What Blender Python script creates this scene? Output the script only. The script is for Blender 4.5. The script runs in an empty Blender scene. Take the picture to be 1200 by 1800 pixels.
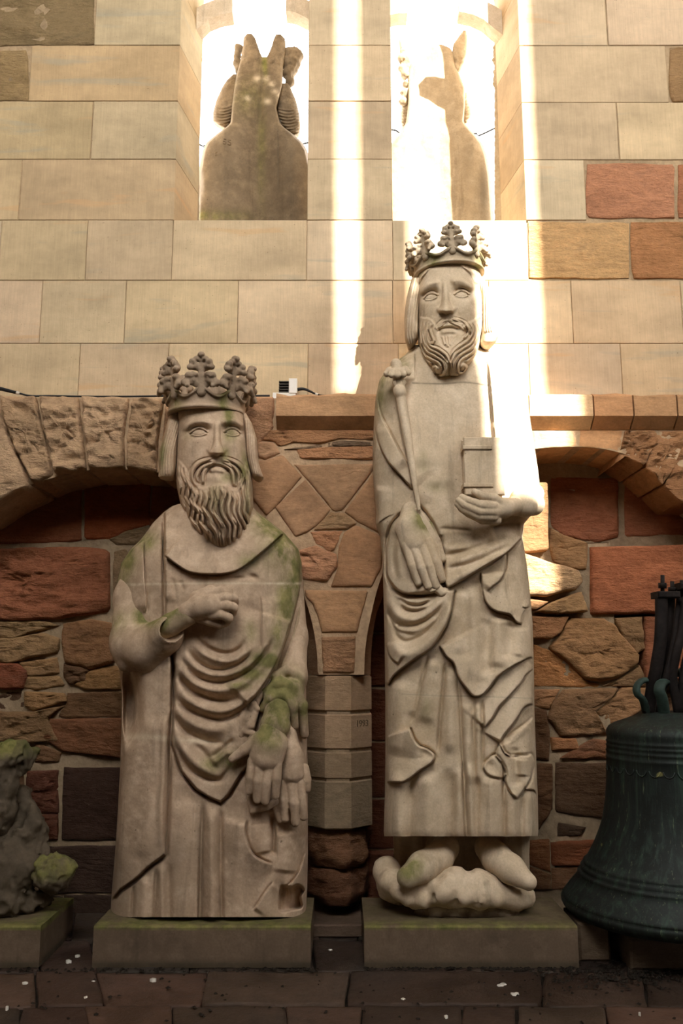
import bpy, math, random
import numpy as np
from mathutils import Vector

# ------------------------------------------------------------------ camera, sky, sun, exposure
SC = bpy.context.scene
COL = SC.collection
TILT = math.radians(10.0)
FPX = 1533.0            # focal length in pixels of the 1200x1800 frame
CAMZ = 1.5
cam_d = bpy.data.cameras.new('camera')
cam_d.sensor_fit = 'VERTICAL'
cam_d.sensor_height = 36.0
cam_d.lens = FPX / 1800.0 * 36.0
cam = bpy.data.objects.new('camera', cam_d)
COL.objects.link(cam)
cam.location = (0, 0, CAMZ)
cam.rotation_euler = (math.pi / 2 + TILT, 0, 0)
SC.camera = cam

SUN_AZ = math.radians(27.9)     # comes from the right, from behind the camera
SUN_EL = math.radians(32.0)
world = bpy.data.worlds.new('sky')
SC.world = world
world.use_nodes = True
bg = world.node_tree.nodes['Background']
bg.inputs['Color'].default_value = (1.0, 0.965, 0.925, 1)
bg.inputs['Strength'].default_value = 7.6
sun_d = bpy.data.lights.new('sun', 'SUN')
sun_d.energy = 14.0
sun_d.angle = math.radians(0.55)
sun_d.color = (1.0, 0.93, 0.84)
sun = bpy.data.objects.new('sun', sun_d)
COL.objects.link(sun)
SUN_DIR = Vector((-math.sin(SUN_AZ) * math.cos(SUN_EL), math.cos(SUN_AZ) * math.cos(SUN_EL), -math.sin(SUN_EL)))
sun.rotation_euler = SUN_DIR.to_track_quat('-Z', 'Y').to_euler()
sun.location = (6, -12, 14)
SC.view_settings.view_transform = 'Standard'
SC.view_settings.look = 'None'
SC.view_settings.gamma = 1.0
SC.view_settings.use_curve_mapping = False
SC.view_settings.exposure = 0.85

# ------------------------------------------------------------------ helpers
CT, ST = math.cos(TILT), math.sin(TILT)

def W(px, py, Y):
    """world point of a measured image position on the plane at depth Y"""
    u = (np.asarray(px, float) - 600.0) / FPX
    v = (900.0 - np.asarray(py, float)) / FPX
    Y = np.asarray(Y, float)
    dy = CT - v * ST
    t = Y / dy
    X = t * u
    Z = CAMZ + t * (ST + v * CT)
    X, Yb, Z = np.broadcast_arrays(X, Y, Z)
    return np.stack([X, Yb, Z], -1)

def V(px, py, Y):
    return Vector([float(c) for c in W(px, py, Y)])

def mpp(Y, z=1.5):
    """metres for one image pixel at depth Y"""
    return (Y * CT + (z - CAMZ) * ST) / FPX

def s2l(c):
    c = np.asarray(c, float) / 255.0
    return tuple(np.where(c <= 0.04045, c / 12.92, ((c + 0.055) / 1.055) ** 2.4))

def hsh(ix, iy, iz, seed=0):
    n = (ix.astype(np.int64) * 374761393 + iy.astype(np.int64) * 668265263 + iz.astype(np.int64) * 2147483647 + seed * 974634777)
    n = (n ^ (n >> 13)) * 1274126177
    n = n ^ (n >> 16)
    return (n & 0xffff) / 65535.0

def vnoise(p, seed=0):
    p = np.asarray(p, float)
    i = np.floor(p).astype(np.int64)
    f = p - i
    f = f * f * (3 - 2 * f)
    x, y, z = i[..., 0], i[..., 1], i[..., 2]
    fx, fy, fz = f[..., 0], f[..., 1], f[..., 2]
    def h(a, b, c):
        return hsh(x + a, y + b, z + c, seed)
    return ((h(0,0,0)*(1-fx)+h(1,0,0)*fx)*(1-fy)+(h(0,1,0)*(1-fx)+h(1,1,0)*fx)*fy)*(1-fz) + \
           ((h(0,0,1)*(1-fx)+h(1,0,1)*fx)*(1-fy)+(h(0,1,1)*(1-fx)+h(1,1,1)*fx)*fy)*fz - 0.5

def fbm(p, octs=4, seed=0):
    a, s, t = 1.0, 0.0, 0.0
    p = np.asarray(p, float)
    for o in range(octs):
        s = s + a * vnoise(p, seed + o)
        t += a
        a *= 0.5
        p = p * 2.03
    return s / t * 2

def smooth01(x):
    x = np.clip(x, 0, 1)
    return x * x * (3 - 2 * x)

def crom(pts, n=8, closed=False):
    """Catmull-Rom curve through the points"""
    P = np.asarray(pts, float)
    if len(P) < 3 and not closed:
        t = np.linspace(0, 1, n + 1)[:, None]
        return P[0] * (1 - t) + P[-1] * t
    if closed:
        Q = np.vstack([P[-1], P, P[0], P[1]])
        m = len(P)
    else:
        Q = np.vstack([2 * P[0] - P[1], P, 2 * P[-1] - P[-2]])
        m = len(P) - 1
    out = []
    for i in range(m):
        p0, p1, p2, p3 = Q[i], Q[i + 1], Q[i + 2], Q[i + 3]
        for t in np.arange(n) / n:
            out.append(0.5 * (2 * p1 + (p2 - p0) * t + (2 * p0 - 5 * p1 + 4 * p2 - p3) * t * t + (3 * p1 - p0 - 3 * p2 + p3) * t ** 3))
    if not closed:
        out.append(P[-1])
    return np.array(out)

def resample(P, n, closed=True):
    P = np.asarray(P, float)
    Q = np.vstack([P, P[:1]]) if closed else P
    d = np.r_[0, np.cumsum(np.linalg.norm(np.diff(Q, axis=0), axis=1))]
    t = np.linspace(0, d[-1], n + 1)[:-1] if closed else np.linspace(0, d[-1], n)
    return np.stack([np.interp(t, d, Q[:, k]) for k in range(Q.shape[1])], 1)

def mesh_obj(name, verts, faces, mat, parent=None, smooth=True, color=None, attrs=None, origin=None, quads=None):
    """one mesh object; verts in world coordinates, re-based on the parent (or on its own centre)"""
    verts = np.asarray(verts, float)
    if parent is not None:
        base = np.array(parent['_org'][:]) if '_org' in parent else np.zeros(3)
    else:
        base = np.zeros(3)
    if origin is None:
        lo, hi = verts.min(0), verts.max(0)
        origin = (lo + hi) / 2
        origin[2] = lo[2]
    origin = np.asarray(origin, float)
    me = bpy.data.meshes.new(name)
    loc = verts - origin
    if quads is not None:
        q = np.asarray(quads, np.int32)
        me.vertices.add(len(loc))
        me.vertices.foreach_set('co', loc.astype(np.float32).ravel())
        me.loops.add(q.size)
        me.loops.foreach_set('vertex_index', q.ravel())
        me.polygons.add(len(q))
        me.polygons.foreach_set('loop_start', (np.arange(len(q)) * q.shape[1]).astype(np.int32))
        me.update(calc_edges=True)
        me.validate()
    else:
        me.from_pydata([tuple(v) for v in loc], [], [tuple(int(i) for i in f) for f in faces])
        me.update()
    if smooth:
        me.polygons.foreach_set('use_smooth', np.ones(len(me.polygons), dtype=bool))
    if attrs:
        for k, a in attrs.items():
            at = me.attributes.new(k, 'FLOAT', 'POINT')
            at.data.foreach_set('value', np.asarray(a, np.float32).ravel())
    if mat is not None:
        me.materials.append(mat)
    o = bpy.data.objects.new(name, me)
    COL.objects.link(o)
    if parent is not None:
        o.parent = parent
    o.location = tuple(origin - base)
    o['_org'] = [float(c) for c in origin]
    if color is not None:
        o.color = (*color, 1.0)
    return o

def thing(name, label, cat, loc, group=None):
    o = bpy.data.objects.new(name, None)
    o.empty_display_size = 0.1
    COL.objects.link(o)
    o.location = loc
    o['_org'] = [float(c) for c in loc]
    o['label'] = label
    o['category'] = cat
    if group:
        o['group'] = group
    return o

def tag(o, label, cat, group=None):
    o['label'] = label
    o['category'] = cat
    if group:
        o['group'] = group
    return o

def structure(o, label=None, cat=None):
    o['kind'] = 'structure'
    if label:
        o['label'] = label
    if cat:
        o['category'] = cat
    return o

def fix_normals(o):
    import bmesh
    bm = bmesh.new()
    bm.from_mesh(o.data)
    bmesh.ops.recalc_face_normals(bm, faces=bm.faces)
    bm.to_mesh(o.data)
    bm.free()

def box(name, x0, x1, y0, y1, z0, z1, mat, parent=None, ch=0.006, color=None, sx0=0.0, sx1=0.0):
    """block with a chamfered front face; sx0/sx1 shift the back corners in x (splayed reveals)"""
    c = min(ch, (x1 - x0) * .2, (z1 - z0) * .2)
    f = y0
    vs = [(x0 + c, f, z0 + c), (x1 - c, f, z0 + c), (x1 - c, f, z1 - c), (x0 + c, f, z1 - c),
          (x0, f + c, z0), (x1, f + c, z0), (x1, f + c, z1), (x0, f + c, z1),
          (x0 + sx0, y1, z0), (x1 + sx1, y1, z0), (x1 + sx1, y1, z1), (x0 + sx0, y1, z1)]
    fs = [(0, 1, 2, 3)]
    for a in (0, 4):
        for i in range(4):
            j = (i + 1) % 4
            fs.append((a + j, a + i, a + 4 + i, a + 4 + j))
    fs.append((11, 10, 9, 8))
    return mesh_obj(name, vs, fs, mat, parent, smooth=False, color=color)

def stone(name, pts, Y, back, mat, parent, color, proud=0.015, rough=0.0, scale=9.0, seed=0, n=36, rings=6, wob=0.0, smooth=True, octs=4, tilt=0.0, tuck=0.0):
    """a stone with a traced outline standing at depth Y and reaching back to depth `back`"""
    P = resample(np.asarray(pts, float), n)
    c = P.mean(0)
    if wob:
        q = np.c_[P * 0.035, np.full(n, seed * 3.7)]
        P = P + np.stack([fbm(q, 3, seed + 11), fbm(q + 57.3, 3, seed + 23)], 1) * wob
    F = W(P[:, 0], P[:, 1], Y)
    C = W(c[0], c[1], Y)
    rad = max(6.0, np.linalg.norm(P - c, axis=1).mean())
    verts = []
    ks = [1.0] + [1 - min(t / rad, .25 + .04 * t) for t in (1.2, 3.0, 7.0)]
    m_ = int(np.clip(rad / 5.0, 5, 16))
    ks += [ks[-1] * (1 - (j_ + 1) / (m_ + 1)) for j_ in range(m_)]
    B = F.copy(); B[:, 1] = back
    verts.append(B)
    for i, k in enumerate(ks):
        R = C + (F - C) * k
        d = -tuck if i == 0 else proud * (.45, .8, 1.0)[min(i, 3) - 1]
        if rough:
            amp = 0.3 if i == 0 else 1.0
            d = d + amp * rough * fbm(R * scale * np.array([1, 1, 1.7]), octs, seed)
            d = d + amp * .55 * rough * np.abs(fbm(R * scale * np.array([1.6, 1.6, 3.2]), 4, seed + 5)) - amp * .9 * rough * np.clip(np.abs(fbm(R * scale * np.array([.5, .5, 1.3]), 3, seed + 8)) * -6 + .5, 0, 1)
        R = R.copy()
        R[:, 1] = Y - d + tilt * (R[:, 2] - C[2])
        verts.append(R)
    cc = C.copy()
    cc[1] = Y - proud - (rough * float(fbm(C[None] * scale, octs, seed)[0]) if rough else 0)
    allv = np.vstack(verts + [cc[None]])
    fs = []
    for r in range(len(verts) - 1):
        for i in range(n):
            j = (i + 1) % n
            fs.append((r * n + i, r * n + j, (r + 1) * n + j, (r + 1) * n + i))
    last = (len(verts) - 1) * n
    for i in range(n):
        fs.append((last + i, last + (i + 1) % n, len(allv) - 1))
    o = mesh_obj(name, allv, fs, mat, parent, smooth=smooth, color=color)
    return o

def segdist(PX, PY, P):
    """distance to a polyline and the parameter 0..1 along it"""
    best = np.full(PX.shape, 1e9)
    tt = np.zeros(PX.shape)
    L = np.r_[0, np.cumsum(np.hypot(*np.diff(P, axis=0).T))]
    for i in range(len(P) - 1):
        a, b = P[i], P[i + 1]
        d = b - a
        l2 = d @ d + 1e-12
        t = np.clip(((PX - a[0]) * d[0] + (PY - a[1]) * d[1]) / l2, 0, 1)
        D = np.hypot(PX - a[0] - t * d[0], PY - a[1] - t * d[1])
        m = D < best
        best[m] = D[m]
        tt[m] = (L[i] + t[m] * (L[i + 1] - L[i])) / L[-1]
    return best, tt

def inside(PX, PY, P):
    r = np.zeros(PX.shape, bool)
    n = len(P)
    for i in range(n):
        x0, y0 = P[i]
        x1, y1 = P[(i + 1) % n]
        if y0 == y1:
            continue
        c = ((y0 > PY) != (y1 > PY)) & (PX < (x1 - x0) * (PY - y0) / (y1 - y0) + x0)
        r ^= c
    return r

class Relief:
    """carved surface: a grid over measured image positions whose depth is a body shape plus carved features"""
    def __init__(self, PX, PY):
        self.PX, self.PY = PX, PY
        self.h = np.zeros(PX.shape)
        self.a = {}
    def _sub(self, P, m):
        return ((self.PX > P[:, 0].min() - m) & (self.PX < P[:, 0].max() + m) &
                (self.PY > P[:, 1].min() - m) & (self.PY < P[:, 1].max() + m))
    def ridge(self, pts, amp, w, taper=0.25, w2=None, curve=True, power=2.0):
        P = crom(pts, 6) if curve else np.asarray(pts, float)
        m = self._sub(P, 3.2 * max(w, w2 or w))
        if not m.any():
            return
        d, t = segdist(self.PX[m], self.PY[m], P)
        ww = w if w2 is None else w + (w2 - w) * t
        tp = smooth01(np.minimum(t, 1 - t) / taper) if taper > 0 else 1.0
        self.h[m] += amp * np.exp(-(d / ww) ** power) * tp
    def step(self, poly, h, soft=1.5, fall=None, groove=0.0, gw=3.0, curve=True, lo=0.0):
        """raise the cloth inside the polygon; `fall` lets the lift die away from the edge"""
        P = crom(poly, 5, True) if curve else np.asarray(poly, float)
        m = self._sub(P, 14)
        if not m.any():
            return
        X, Y = self.PX[m], self.PY[m]
        d, _ = segdist(X, Y, np.vstack([P, P[:1]]))
        s = np.where(inside(X, Y, P), d, -d)
        v = h * smooth01((s + soft * .5) / soft)
        if fall:
            v = v * (lo + (1 - lo) * np.exp(-np.maximum(s, 0) / fall))
        if groove:
            v = v - 1.9 * groove * np.exp(-((s + gw * .6) / gw) ** 2) * (s < soft)
        self.h[m] += v
    def edge(self, pts, h, side=1, fall=40.0, soft=1.5, groove=0.012, gw=3.0, taper=0.14):
        """an open cloth edge: the cloth on one side is lifted, with an undercut along it.
        side=+1: lifted on the left when walking along the line with y pointing down"""
        P = crom(pts, 6)
        m = self._sub(P, fall * 2.6 + 8)
        if not m.any():
            return
        X, Y = self.PX[m], self.PY[m]
        best = np.full(X.shape, 1e9); sg = np.zeros(X.shape); tt = np.zeros(X.shape)
        L = np.r_[0, np.cumsum(np.hypot(*np.diff(P, axis=0).T))]
        for i in range(len(P) - 1):
            a, b = P[i], P[i + 1]
            d = b - a
            l2 = d @ d + 1e-12
            t = np.clip(((X - a[0]) * d[0] + (Y - a[1]) * d[1]) / l2, 0, 1)
            D = np.hypot(X - a[0] - t * d[0], Y - a[1] - t * d[1])
            c = d[0] * (Y - a[1]) - d[1] * (X - a[0])
            k = D < best
            best[k] = D[k]
            sg[k] = np.where(c[k] < 0, 1.0, -1.0)
            tt[k] = (L[i] + t[k] * (L[i + 1] - L[i])) / L[-1]
        s = best * sg * side
        tp = smooth01(np.minimum(tt, 1 - tt) / taper) if taper > 0 else 1.0
        lift = 1.7 * h * smooth01((s + soft * .5) / soft) * np.exp(-(np.maximum(s, 0) / fall) ** 1.5)
        gr = 0.95 * groove * np.exp(-((s + gw * .5) / (gw * .60)) ** 2)
        self.h[m] += (lift - gr) * tp
    def blob(self, x, y, rx, ry, amp, rot=0.0, power=2.0, hard=False):
        c, s = math.cos(rot), math.sin(rot)
        dx, dy = self.PX - x, self.PY - y
        u = (dx * c + dy * s) / rx
        v = (-dx * s + dy * c) / ry
        q = u * u + v * v
        if hard:
            self.h += amp * np.sqrt(np.clip(1 - q, 0, 1))
        else:
            self.h += amp * np.exp(-q ** (power / 2))
    def paint(self, key, x, y, rx, ry, amp=1.0, rot=0.0):
        c, s = math.cos(rot), math.sin(rot)
        dx, dy = self.PX - x, self.PY - y
        u = (dx * c + dy * s) / rx
        v = (-dx * s + dy * c) / ry
        a = self.a.setdefault(key, np.zeros(self.PX.shape))
        np.maximum(a, amp * np.exp(-(u * u + v * v)), out=a)
    def paintline(self, key, pts, w, amp=1.0):
        P = crom(pts, 5)
        m = self._sub(P, 3 * w)
        a = self.a.setdefault(key, np.zeros(self.PX.shape))
        if m.any():
            d, t = segdist(self.PX[m], self.PY[m], P)
            a[m] = np.maximum(a[m], amp * np.exp(-(d / w) ** 2))

def carve(name, rows, Yc, back, carver, mat, parent, step=1.5, pexp=2.4, nb=24, edge=0.10, color=None, uni=0.55):
    """closed body: rows = (py, x_left, x_right, front depth). The front is carved by carver(relief); the back is a plain half shell"""
    R = np.asarray(rows, float)
    py = np.arange(R[0, 0], R[-1, 0] + step * .5, step)
    xl = np.interp(py, R[:, 0], R[:, 1]); xr = np.interp(py, R[:, 0], R[:, 2]); D = np.interp(py, R[:, 0], R[:, 3])
    k = np.array([.25, .5, .25])
    for a in (xl, xr, D):
        for _ in range(3):
            a[1:-1] = np.convolve(a, k, 'valid')
    nx = int(max(xr - xl) / step) + 1
    nx += (nx + nb) % 2
    ph = np.linspace(-1, 1, nx)
    s = uni * ph + (1 - uni) * np.sin(ph * math.pi / 2)
    xm, hw = (xl + xr) / 2, (xr - xl) / 2
    PX = xm[:, None] + hw[:, None] * s[None]
    PY = np.repeat(py[:, None], nx, 1)
    rel = Relief(PX, PY)
    carver(rel)
    body = D[:, None] * (1 - np.abs(s[None]) ** pexp) ** (1 / pexp)
    ed = smooth01((1 - np.abs(s[None])) / edge)
    Yf = Yc - body - rel.h * ed
    front = W(PX, PY, Yf)
    # the back half
    phb = np.linspace(math.pi / 2, -math.pi / 2, nb + 2)[1:-1]
    sb = np.sin(phb)
    PXb = xm[:, None] + hw[:, None] * sb[None]
    Bk = W(PXb, np.repeat(py[:, None], nb, 1), Yc)
    Bk[..., 1] = Yc + np.minimum(back, D[:, None] * 1.2 + .02) * np.cos(phb)[None]
    ring = np.concatenate([front, Bk], 1)
    ny, nr = ring.shape[:2]
    verts = ring.reshape(-1, 3)
    i = np.arange(ny - 1)[:, None] * nr
    j = np.arange(nr)[None]
    j2 = (j + 1) % nr
    q = np.stack([i + j, i + nr + j, i + nr + j2, i + j2], -1).reshape(-1, 4)
    ct, cb = ring[0].mean(0), ring[-1].mean(0)
    nv = len(verts)
    verts = np.vstack([verts, ct, cb])
    # caps as degenerate-free triangles written as quads over pairs
    cap = []
    for a in range(0, nr - 1, 2):
        cap.append((nv, a, a + 1, (a + 2) % nr))
        o_ = (ny - 1) * nr
        cap.append((nv + 1, o_ + (a + 2) % nr, o_ + a + 1, o_ + a))
    q = np.vstack([q, np.array(cap)])
    attrs = {}
    for key, a in rel.a.items():
        full = np.zeros((ny, nr))
        full[:, :nx] = a
        attrs[key] = np.r_[full.ravel(), 0, 0]
    return mesh_obj(name, verts, None, mat, parent, smooth=True, color=color, attrs=attrs, quads=q)

def surface_nets(f, org, res):
    """vectorised naive surface nets: f < 0 is inside"""
    nx, ny, nz = f.shape
    ins = f < 0
    cnt = np.zeros((nx - 1, ny - 1, nz - 1)); acc = np.zeros((nx - 1, ny - 1, nz - 1, 3))
    corners = [(a, b, c) for a in (0, 1) for b in (0, 1) for c in (0, 1)]
    sl = lambda a, n: slice(a, n - 1 + a)
    for c0 in corners:
        for ax in range(3):
            if c0[ax]:
                continue
            c1 = list(c0); c1[ax] = 1
            v0 = f[sl(c0[0], nx), sl(c0[1], ny), sl(c0[2], nz)]
            v1 = f[sl(c1[0], nx), sl(c1[1], ny), sl(c1[2], nz)]
            m = (v0 < 0) != (v1 < 0)
            if not m.any():
                continue
            t = v0[m] / (v0[m] - v1[m])
            p = np.tile(np.array(c0, float), (len(t), 1))
            p[:, ax] += t
            acc[m] += p
            cnt[m] += 1
    cell = cnt > 0
    idx = -np.ones(cell.shape, np.int64)
    n = int(cell.sum())
    idx[cell] = np.arange(n)
    pos = np.argwhere(cell) + acc[cell] / cnt[cell][:, None]
    verts = np.asarray(org) + pos * res
    quads = []
    for ax in range(3):
        a, b = [(1, 2), (2, 0), (0, 1)][ax]
        s0 = [slice(1, -1)] * 3; s1 = [slice(1, -1)] * 3
        s0[ax] = slice(0, -1); s1[ax] = slice(1, None)
        i0, i1 = ins[tuple(s0)], ins[tuple(s1)]
        e = np.argwhere(i0 != i1)
        if not len(e):
            continue
        flip = i0[i0 != i1]
        base = e.copy()
        for k in (a, b):
            base[:, k] += 1
        def g(da, db):
            p = base.copy()
            p[:, a] -= da
            p[:, b] -= db
            return idx[p[:, 0], p[:, 1], p[:, 2]]
        q = np.stack([g(1, 1), g(0, 1), g(0, 0), g(1, 0)], 1)
        q[~flip] = q[~flip][:, ::-1]
        quads.append(q)
    return verts, np.vstack(quads)

class Solid:
    """smooth union of tapered limbs; measured joints (px, py, Y, radius in px) or plain world points"""
    def __init__(self, k=0.012):
        self.p = []; self.k = k
    def cap(self, a, b, ra, rb, k=None, sub=False, flat=None):
        self.p.append((np.asarray(a, float), np.asarray(b, float), ra, rb, self.k if k is None else k, sub, flat))
        return self
    def chain(self, js, k=None, sub=False):
        """js: (px, py, Y, r_px)"""
        P = [(W(x, y, Y), r * mpp(Y, W(x, y, Y)[2])) for x, y, Y, r in js]
        if len(P) == 1:
            self.cap(P[0][0], P[0][0] + 1e-4, P[0][1], P[0][1], k, sub)
        for (a, ra), (b, rb) in zip(P[:-1], P[1:]):
            self.cap(a, b, ra, rb, k, sub)
        return self
    def build(self, name, res, mat, parent, noise=0.0, nscale=30.0, color=None, paint=None, warp=None, seed=0):
        lo = np.min([np.minimum(a - ra, b - rb) for a, b, ra, rb, k, s, fl in self.p if not s], 0) - 3 * res - noise
        hi = np.max([np.maximum(a + ra, b + rb) for a, b, ra, rb, k, s, fl in self.p if not s], 0) + 3 * res + noise
        n = np.ceil((hi - lo) / res).astype(int) + 1
        f = np.full(n, 1.0)
        ax = [lo[i] + np.arange(n[i]) * res for i in range(3)]
        for a, b, ra, rb, k, sub, fl in self.p:
            m = max(k * 1.5, 4 * res)
            l = np.minimum(a - ra, b - rb) - m; h = np.maximum(a + ra, b + rb) + m
            i0 = np.clip(((l - lo) / res).astype(int), 0, n - 1); i1 = np.clip(((h - lo) / res).astype(int) + 2, 1, n)
            if np.any(i1 <= i0):
                continue
            X = ax[0][i0[0]:i1[0], None, None]; Y = ax[1][None, i0[1]:i1[1], None]; Z = ax[2][None, None, i0[2]:i1[2]]
            d = b - a
            l2 = d @ d + 1e-12
            t = np.clip(((X - a[0]) * d[0] + (Y - a[1]) * d[1] + (Z - a[2]) * d[2]) / l2, 0, 1)
            ex, ey, ez = X - a[0] - t * d[0], Y - a[1] - t * d[1], Z - a[2] - t * d[2]
            if fl is not None:      # flattened along a direction
                nd, fac = fl
                nd = np.asarray(nd, float); nd = nd / np.linalg.norm(nd)
                pr = ex * nd[0] + ey * nd[1] + ez * nd[2]
                g = (1 / fac - 1)
                ex, ey, ez = ex + g * pr * nd[0], ey + g * pr * nd[1], ez + g * pr * nd[2]
            q = np.sqrt(ex ** 2 + ey ** 2 + ez ** 2) - (ra + (rb - ra) * t)
            S = f[i0[0]:i1[0], i0[1]:i1[1], i0[2]:i1[2]]
            if sub:
                hh = np.clip(0.5 - 0.5 * (S + q) / max(k, 1e-6), 0, 1)
                S[...] = S * (1 - hh) + (-q) * hh + k * hh * (1 - hh)
            else:
                hh = np.clip(0.5 + 0.5 * (S - q) / max(k, 1e-6), 0, 1)
                S[...] = S * (1 - hh) + q * hh - k * hh * (1 - hh)
        if noise:
            G = np.stack(np.meshgrid(*ax, indexing='ij'), -1)
            near = np.abs(f) < noise * 2 + 3 * res
            f[near] += noise * (fbm(G[near] * nscale, 5, seed) + .7 * np.abs(fbm(G[near] * nscale * 1.7, 3, seed + 9)) - .2)
        v, q = surface_nets(f, lo, res)
        attrs = None
        if paint:
            attrs = paint(v)
        return mesh_obj(name, v, None, mat, parent, smooth=True, color=color, quads=q, attrs=attrs)

def tube(name, pts, r, mat, parent=None, seg=8, closed=False, color=None, r2=None, flat=1.0):
    P = np.asarray(pts, float)
    n = len(P)
    T = np.gradient(P, axis=0)
    if closed:
        T = np.roll(P, -1, 0) - np.roll(P, 1, 0)
    T /= np.linalg.norm(T, axis=1)[:, None] + 1e-12
    up = np.array([0, 0, 1.0]) if abs(T[0][2]) < .9 else np.array([0, 1.0, 0])
    vs = []
    for i in range(n):
        a = np.cross(up, T[i]); a /= np.linalg.norm(a) + 1e-12
        b = np.cross(T[i], a)
        up = b
        rr = r if r2 is None else r + (r2 - r) * i / (n - 1)
        for k in range(seg):
            an = 2 * math.pi * k / seg
            vs.append(P[i] + rr * (math.cos(an) * a + flat * math.sin(an) * b))
    fs = []
    m = n if closed else n - 1
    for i in range(m):
        i2 = (i + 1) % n
        for k in range(seg):
            k2 = (k + 1) % seg
            fs.append((i * seg + k, i * seg + k2, i2 * seg + k2, i2 * seg + k))
    if not closed:
        fs.append(tuple(range(seg))[::-1])
        fs.append(tuple((n - 1) * seg + k for k in range(seg)))
    o = mesh_obj(name, vs, fs, mat, parent, smooth=True, color=color)
    fix_normals(o)
    return o

def prism(name, pts, Y0, Y1, mat, parent=None, color=None, chamf=0.0):
    """outline traced at depth Y0, straight back to Y1"""
    P = np.asarray(pts, float)
    F = W(P[:, 0], P[:, 1], Y0)
    B = F.copy(); B[:, 1] = Y1
    n = len(P)
    fs = [tuple(range(n)), tuple(range(2 * n - 1, n - 1, -1))]
    for i in range(n):
        fs.append((i, n + i, n + (i + 1) % n, (i + 1) % n))
    o = mesh_obj(name, np.vstack([F, B]), fs, mat, parent, smooth=False, color=color)
    fix_normals(o)
    return o

def ZC(zx, zy, sc):
    """coordinates read off an enlarged crop of the photograph"""
    return lambda pts: [(zx + p[0] / sc, zy + p[1] / sc) for p in pts]
# ------------------------------------------------------------------ materials (procedural)
class NT:
    def __init__(self, name):
        self.m = bpy.data.materials.new(name)
        self.m.use_nodes = True
        self.t = self.m.node_tree
        self.b = self.t.nodes['Principled BSDF']
        self.geo = self.n('ShaderNodeNewGeometry')
    def n(self, ty, **kw):
        nd = self.t.nodes.new(ty)
        for k, v in kw.items():
            setattr(nd, k, v)
        return nd
    def l(self, a, b):
        self.t.links.new(a, b)
    def pos(self, sc=(1, 1, 1), off=None):
        mp = self.n('ShaderNodeMapping')
        self.l(self.geo.outputs['Position'], mp.inputs['Vector'])
        mp.inputs['Scale'].default_value = sc
        if off is not None:
            self.l(off, mp.inputs['Location'])
        return mp.outputs['Vector']
    def noise(self, scale, detail=4, rough=.6, vec=None, dist=0.0):
        nd = self.n('ShaderNodeTexNoise')
        nd.inputs['Scale'].default_value = scale
        nd.inputs['Detail'].default_value = detail
        nd.inputs['Roughness'].default_value = rough
        nd.inputs['Distortion'].default_value = dist
        self.l(vec if vec is not None else self.geo.outputs['Position'], nd.inputs['Vector'])
        return nd.outputs['Fac']
    def ramp(self, fac, a, b, lo=0.0, hi=1.0):
        r = self.n('ShaderNodeMapRange')
        r.inputs['From Min'].default_value = a
        r.inputs['From Max'].default_value = b
        r.inputs['To Min'].default_value = lo
        r.inputs['To Max'].default_value = hi
        self.l(fac, r.inputs['Value'])
        return r.outputs['Result']
    def math(self, op, a, b=None):
        m = self.n('ShaderNodeMath', operation=op)
        for i, v in enumerate((a, b)):
            if v is None:
                continue
            if isinstance(v, (int, float)):
                m.inputs[i].default_value = v
            else:
                self.l(v, m.inputs[i])
        return m.outputs[0]
    def mix(self, fac, a, b, mode='MIX'):
        m = self.n('ShaderNodeMix', data_type='RGBA', blend_type=mode)
        for s, v in (('Factor', fac), ('A', a), ('B', b)):
            k = {'Factor': 0, 'A': 6, 'B': 7}[s]
            if isinstance(v, (int, float)):
                m.inputs[k].default_value = v
            elif isinstance(v, tuple):
                m.inputs[k].default_value = (*v[:3], 1)
            else:
                self.l(v, m.inputs[k])
        return m.outputs[2]
    def grey(self, v):
        c = self.n('ShaderNodeCombineColor')
        for i in range(3):
            self.l(v, c.inputs[i])
        return c.outputs[0]
    def bump(self, h, strength, dist, prev=None):
        b = self.n('ShaderNodeBump')
        b.inputs['Strength'].default_value = strength
        b.inputs['Distance'].default_value = dist
        self.l(h, b.inputs['Height'])
        if prev is not None:
            self.l(prev, b.inputs['Normal'])
        return b.outputs['Normal']
    def done(self, col, rough=.9, normal=None, spec=.15, metal=0.0):
        if isinstance(col, tuple):
            self.b.inputs['Base Color'].default_value = (*col[:3], 1)
        else:
            self.l(col, self.b.inputs['Base Color'])
        self.b.inputs['Roughness'].default_value = rough
        self.b.inputs['Specular IOR Level'].default_value = spec
        self.b.inputs['Metallic'].default_value = metal
        if normal is not None:
            self.l(normal, self.b.inputs['Normal'])
        return self.m

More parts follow.
